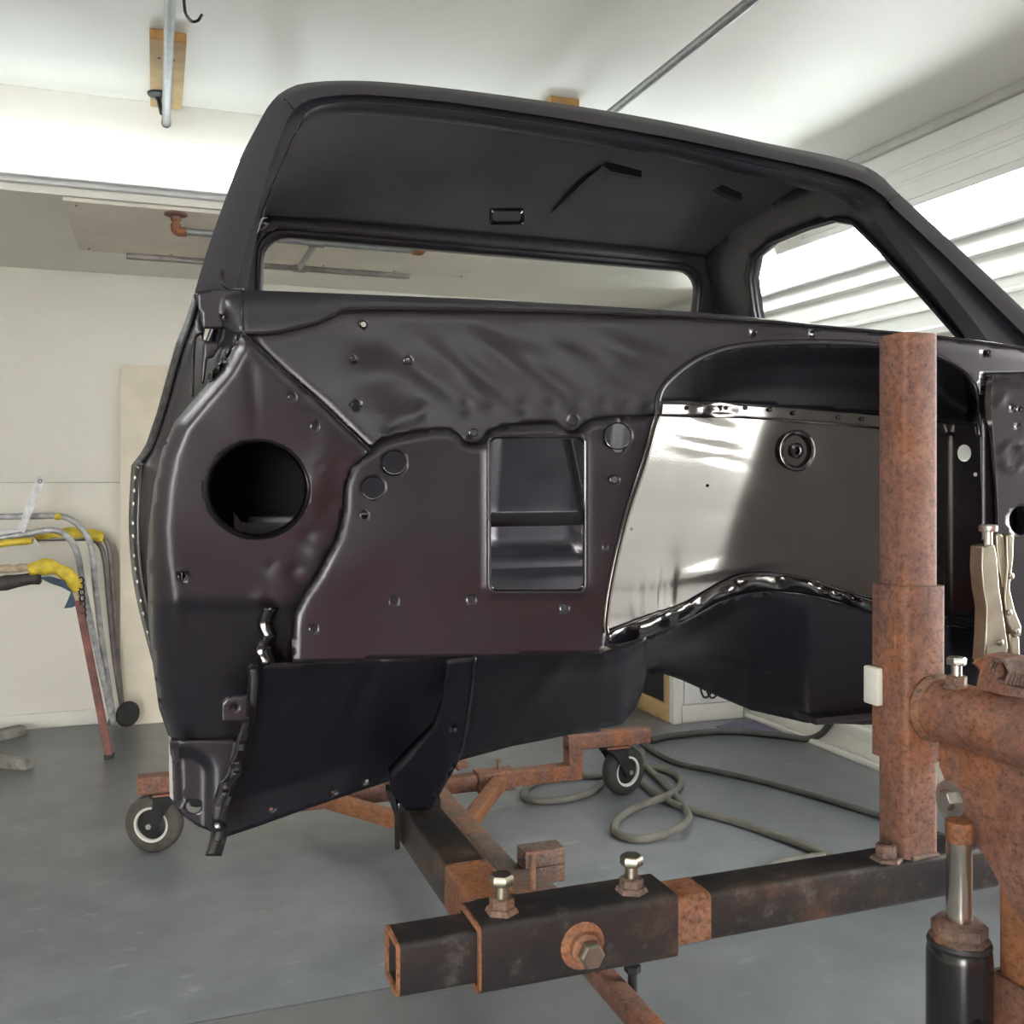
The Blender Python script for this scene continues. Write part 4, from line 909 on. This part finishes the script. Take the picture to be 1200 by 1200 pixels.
# round hub pipe coming towards the camera
hx, hz = 1.068, 1.066
hub = part('hub_pipe', MB().lathe((hx, PY0-.008, hz), (0, -1, 0), [(.047, 0), (.045, .006), (.044, .01), (.044, .42), (.038, .42), (.038, .01)], 32, False), 'rust', rot)
part('weld_bead', MB().lathe((hx, PY0-.010, hz), (0, -1, 0), [(.044, 0), (.050, .002), (.049, .006), (.044, .011)], 28, False), 'rustgrey', hub)
bz = hz+.042; bp = UY(1121, 800, 1.08)
wn = part('welded_nut', MB().lathe((bp[0], 1.08, bz-.002), (0, 0, 1), [(.018, 0), (.016, .004), (.014, .005), (.014, .016), (.012, .017)], 6), 'rustgrey', hub)
part('bolt', hexbolt(MB(), (bp[0], 1.08, bz+.014), (0, 0, 1), .0135, .011, .016, .0075), 'steel', wn)
# threaded clamp with tab on the hub pipe
tb_ = UY(1160, 782, 1.03)
part('clamp_tab', MB().prism([UY(a, b, 1.03) for a, b in ((1143, 778), (1150, 771), (1172, 776), (1168, 800), (1160, 806), (1150, 784))], (0, .006, 0)), 'rust', hub)
sp0 = Vector(UY(1168, 785, 1.0)); sp1 = Vector(UY(1240, 800, .98))
part('clamp_block', MB().prism([UY(a, b, 1.0) for a, b in ((1167, 800), (1175, 772), (1195, 768), (1240, 775), (1240, 830), (1165, 812))], (0, .03, 0)), 'rust', hub)
sc = [tuple(sp0+(sp1-sp0)*k/120+Vector((0, -.004+.016*math.cos(k*.52*2), .016*math.sin(k*.52*2)))) for k in range(120)]
part('thread_coil', MB().tube(sc, .003, 6), 'rustgrey', hub)
# gusset plate with washer and bolt
gp = [(1.118, 1.035), (1.118, .985), (1.10, .955), (1.075, .918), (1.03, .878), (1.00, .845), (.95, .80), (.80, .80), (.80, 1.03)]
gx = 1.062
gus2 = part('gusset_plate', MB().prism([(gx, y, z) for y, z in gp], (.045, 0, 0)), 'rust', rot)
wp = UX(1114, 937, gx)
wsh = part('washer', MB().lathe((gx, wp[1], wp[2]), (-1, 0, 0), [(.026, 0), (.026, .003), (.010, .003)], 32), 'steel', gus2)
part('bolt', hexbolt(MB(), (gx-.003, wp[1], wp[2]), (-1, 0, 0), .0145, .011, .0, 0), 'steel', wsh)
# stand upright beside the jack
part('upright', MB().sqtube((1.118, .992, .50), (1.118, .992, .86), .078, .078, .006, .008, (0, 1, 0)), 'rustorange', rot)
part('upright_sleeve', MB().sqtube((1.118, .992, .185), (1.118, .992, .728), .094, .094, .0065, .009, (0, 1, 0)), 'rust', rot)
part('jack_shelf', MB().bbox((.965, .985, .438), (1.068, 1.10, .45), .002), 'rust', rot)
# floor beams
ZB = .165
part('long_beam', MB().sqtube((1.0, 2.72, .2), (1.0, 3.95, .2), .066, .066, .005, .007), 'rustgrey', rot)
part('long_beam', MB().sqtube((1.02, .94, .19), (1.02, 2.80, .19), .05, .05, .005, .006), 'rust', rot)
part('front_beam', MB().sqtube((.1, .99, ZB-.02), (1.95, .99, ZB-.02), .066, .066, .005, .007), 'rust', rot)
rb = part('rear_beam', MB().sqtube((.30, 3.90, ZB-.032), (1.70, 3.90, ZB-.032), .0655, .0655, .005, .007), 'rust', rot)
part('beam_sleeve', MB().sqtube((1.26, 3.90, ZB-.032), (1.42, 3.90, ZB-.032), .082, .082, .007, .008), 'rust', rb)
part('set_bolt', hexbolt(MB(), (1.36, 3.90, ZB+.009), (0, 0, 1), .012, .01, .03, .007), 'rustgrey', rb)
for s in (-1, 1):
    xq = 1.0+s*.70
    part('riser', MB().sqtube((xq, 3.90, ZB-.064), (xq, 3.90, ZB+.07), .066, .066, .005, .007, (0, 1, 0)), 'rust', rot)
    part('caster_beam', MB().sqtube((xq-s*.033, 3.90, ZB+.095), (xq+s*.36, 3.90, ZB+.095), .066, .066, .005, .007), 'rust', rot)
    part('brace', MB().sqtube((1.0+s*.03, 3.36, ZB-.03), (1.0+s*.36, 3.87, ZB-.03), .055, .055, .005, .006), 'rustorange', rot)
part('rear_post', MB().sqtube((1.0, 3.90, ZB), (1.0, 3.90, 1.06), .066, .066, .005, .007, (0, 1, 0)), 'rust', rot)
part('rear_brace', MB().sqtube((1.2, 3.91, ZB+.03), (1.02, 3.91, .9), .05, .05, .005, .006, (0, 1, 0)), 'rust', rot)
part('cab_hub', MB().lathe((1.0, 3.86, 1.02), (0, -1, 0), [(.045, 0), (.045, .85), (.09, .85), (.09, .865)], 20), 'rust', rot)
# receiver stubs and T bolt on the long beam
e0, e1 = UZ(655, 990, .30), UZ(578, 982, .30)
for k in range(2):
    part('receiver_stub', MB().sqtube((1.034, 2.76, (.262-.052*k)), (1.16, 2.76, (.262-.052*k)), .075, .05, .005, .005), 'rustgrey', rot)
part('receiver_plate', MB().bbox((.93, 2.50, .2335), (1.07, 2.72, .242), .002), 'rustgrey', rot)
tbx = (1.0, 2.58, .242)
part('t_bolt', MB().tube([tbx, (tbx[0], tbx[1], tbx[2]+.10)], .010, 10).tube([(tbx[0]-.02, tbx[1], tbx[2]+.10), (tbx[0]+.03, tbx[1], tbx[2]+.10)], .006, 8), 'rustgrey', rot)
part('clamp_bolt', MB().tube([(1.06, 2.08, .1), (1.06, 2.08, .235)], .011, 10).lathe((1.06, 2.08, .235), (0, 0, 1), [(.02, 0), (.02, .015)], 6), 'darkmetal', rot)
# casters
def caster(x, y, ztop, yaw, tire, scale=1.0):
    e = part('caster_fork', MB(), 'darkmetal', rot) if False else None
    a = math.radians(yaw); dx, dy = math.cos(a), math.sin(a); nx, ny = -dy, dx          # d = rolling direction, n = axle
    R = .108*scale; cx, cy, cz = x+dx*.05, y+dy*.05, R
    n = (nx, ny, 0)
    fk = MB()
    for s in (-1, 1):
        o = .047*s
        base = [(-.06, ztop-.012), (.03, ztop-.012), (.035, cz+.075), (.068, cz-.015), (.032, cz-.02), (-.025, cz+.07)]
        poly = [(x+dx*u+nx*o, y+dy*u+ny*o, z) for u, z in base]
        fk.prism(poly, (nx*.004*s, ny*.004*s, 0))
    fk.prism([(x+dx*u+nx*v, y+dy*u+ny*v, ztop-.016) for u, v in ((-.06, -.05), (.05, -.05), (.05, .05), (-.06, .05))], (0, 0, .006))
    f = part('caster', fk, 'darkmetal', rot)
    part('top_plate', MB().prism([(x+u, y+v, ztop-.008) for u, v in ((-.055, -.045), (.055, -.045), (.055, .045), (-.055, .045))], (0, 0, .008)), 'rust', f)
    c = (cx-nx*.031, cy-ny*.031, cz)
    part('tire', MB().lathe(c, n, [(R*.58, 0), (R*.84, -.002), (R*.97, .010), (R, .022), (R, .040), (R*.97, .052), (R*.86, .064), (R*.58, .062), (R*.54, .05), (R*.54, .012), (R*.58, 0)], 40, False), tire, f, 50)
    part('rim', MB().lathe(c, n, [(R*.61, -.002), (R*.53, -.001), (R*.51, .006), (R*.54, .03), (R*.51, .056), (R*.53, .063), (R*.61, .064)], 40, False), 'rim', f, 50)
    part('hub_disc', MB().lathe(c, n, [(.01, .003), (.03, .003), (R*.53, .010), (R*.53, .052), (.03, .059), (.01, .059)], 32), 'darkmetal', f, 50)
    part('axle_bolt', MB().lathe((cx-nx*.056, cy-ny*.056, cz), n, [(.010, 0), (.010, .112)], 10), 'steel', f)
ZCB = ZB+.095-.033
caster(1.90, 3.90, ZCB, 15, 'tireblack')
caster(.045, 3.90, ZCB, 155, 'tire')
caster(.15, .99, ZB-.02-.033, 0, 'tireblack', .42)
caster(1.90, .99, ZB-.02-.033, 0, 'tireblack', .42)

# ------------------------------------------------------------------ bottle jack
jx, jy = 1.030, 1.048
jk = thing('bottle_jack', 'black bottle jack with extended steel ram beneath the rusty gusset', 'jack', (jx, jy, .45))
part('base', MB().bbox((jx-.05, jy-.05, .4505), (jx+.035, jy+.045, .475), .006), 'blackpaint', jk)
part('body', MB().lathe((jx, jy, .475), (0, 0, 1), [(.041, 0), (.0425, .004), (.0425, .275), (.041, .288), (.035, .296), (.02, .297)], 36), 'blackpaint', jk, 50)
part('gland_nut', MB().lathe((jx, jy, .768), (0, 0, 1), [(.039, 0), (.040, .006), (.033, .012), (.036, .0125), (.036, .026), (.030, .030), (.018, .030)], 8), 'rustgrey', jk)
part('gland_ring', MB().lathe((jx, jy, .764), (0, 0, 1), [(.040, 0), (.042, .004), (.040, .009)], 32, False), 'darkmetal', jk)
part('ram', MB().lathe((jx, jy, .79), (0, 0, 1), [(.0168, 0), (.0168, .112), (.0172, .113), (.0172, .12)], 24), 'chrome', jk, 30)
part('ram_cap', MB().lathe((jx, jy, .905), (0, 0, 1), [(.0175, 0), (.0178, .006), (.0178, .028), (.010, .030)], 24), 'rustorange', jk)
part('pump_socket', MB().lathe((jx-.005, jy-.04, .66), (-.2, -1, .5), [(.013, 0), (.013, .02), (.008, .021), (.008, .006)], 16, False), 'blackpaint', jk)

# ------------------------------------------------------------------ locking pliers
yp = 1.09
lk = thing('locking_pliers', 'nickel locking pliers clamped beside the rusty post', 'pliers', UY(1165, 785, yp))
def plate(pxs, y, th, mat, name):
    mb = MB().prism([UY(a, b, y) for a, b in pxs], (0, th, 0)); o = part(name, mb, mat, lk, 30)
    bv = o.modifiers.new('round', 'BEVEL'); bv.width = .0025; bv.segments = 3; bv.limit_method = 'ANGLE'; return o
h1 = plate([(1152, 640), (1166, 638), (1169, 652), (1172, 690), (1178, 730), (1182, 758), (1180, 768), (1174, 771), (1166, 777), (1154, 777), (1156, 745), (1157, 712), (1153, 690), (1151, 665)], yp-.012, .024, 'nickel', 'body_handle')
plate([(1168, 627), (1172, 625), (1177, 628), (1180, 660), (1180, 690), (1176, 690), (1172, 670), (1169, 645)], yp-.006, .012, 'nickel', 'lever_fork')
plate([(1180, 628), (1184, 625), (1189, 628), (1188, 655), (1184, 690), (1190, 715), (1198, 735), (1197, 746), (1190, 748), (1181, 730), (1178, 700), (1181, 665)], yp-.009, .016, 'nickel', 'lever_handle')
plate([(1183, 742), (1195, 746), (1196, 770), (1200, 785), (1190, 788), (1186, 768)], yp-.005, .010, 'nickel', 'lower_jaw')
sc_ = UY(1158, 641, yp)
part('adjust_screw', MB().lathe(sc_, (0, 0, 1), [(.006, -.01), (.006, .022)], 14).lathe((sc_[0], sc_[1], sc_[2]+.022), (0, 0, 1), [(.012, 0), (.013, .002), (.013, .008), (.011, .010)], 20), 'steel', lk)
for a, b in ((1172, 753), (1182, 718), (1191, 740), (1184, 675)):
    part('rivet', MB().lathe(UY(a, b, yp-.011), (0, -1, 0), [(.0045, 0), (.0045, .003), (.002, .0045)], 12), 'steel', lk)
part('jaw_wire', MB().tube([tuple(p) for p in smooth_poly([UY(a, b, yp) for a, b in ((1158, 775), (1160, 785), (1166, 795), (1172, 800))], 14)], .004, 8), 'nickel', lk)
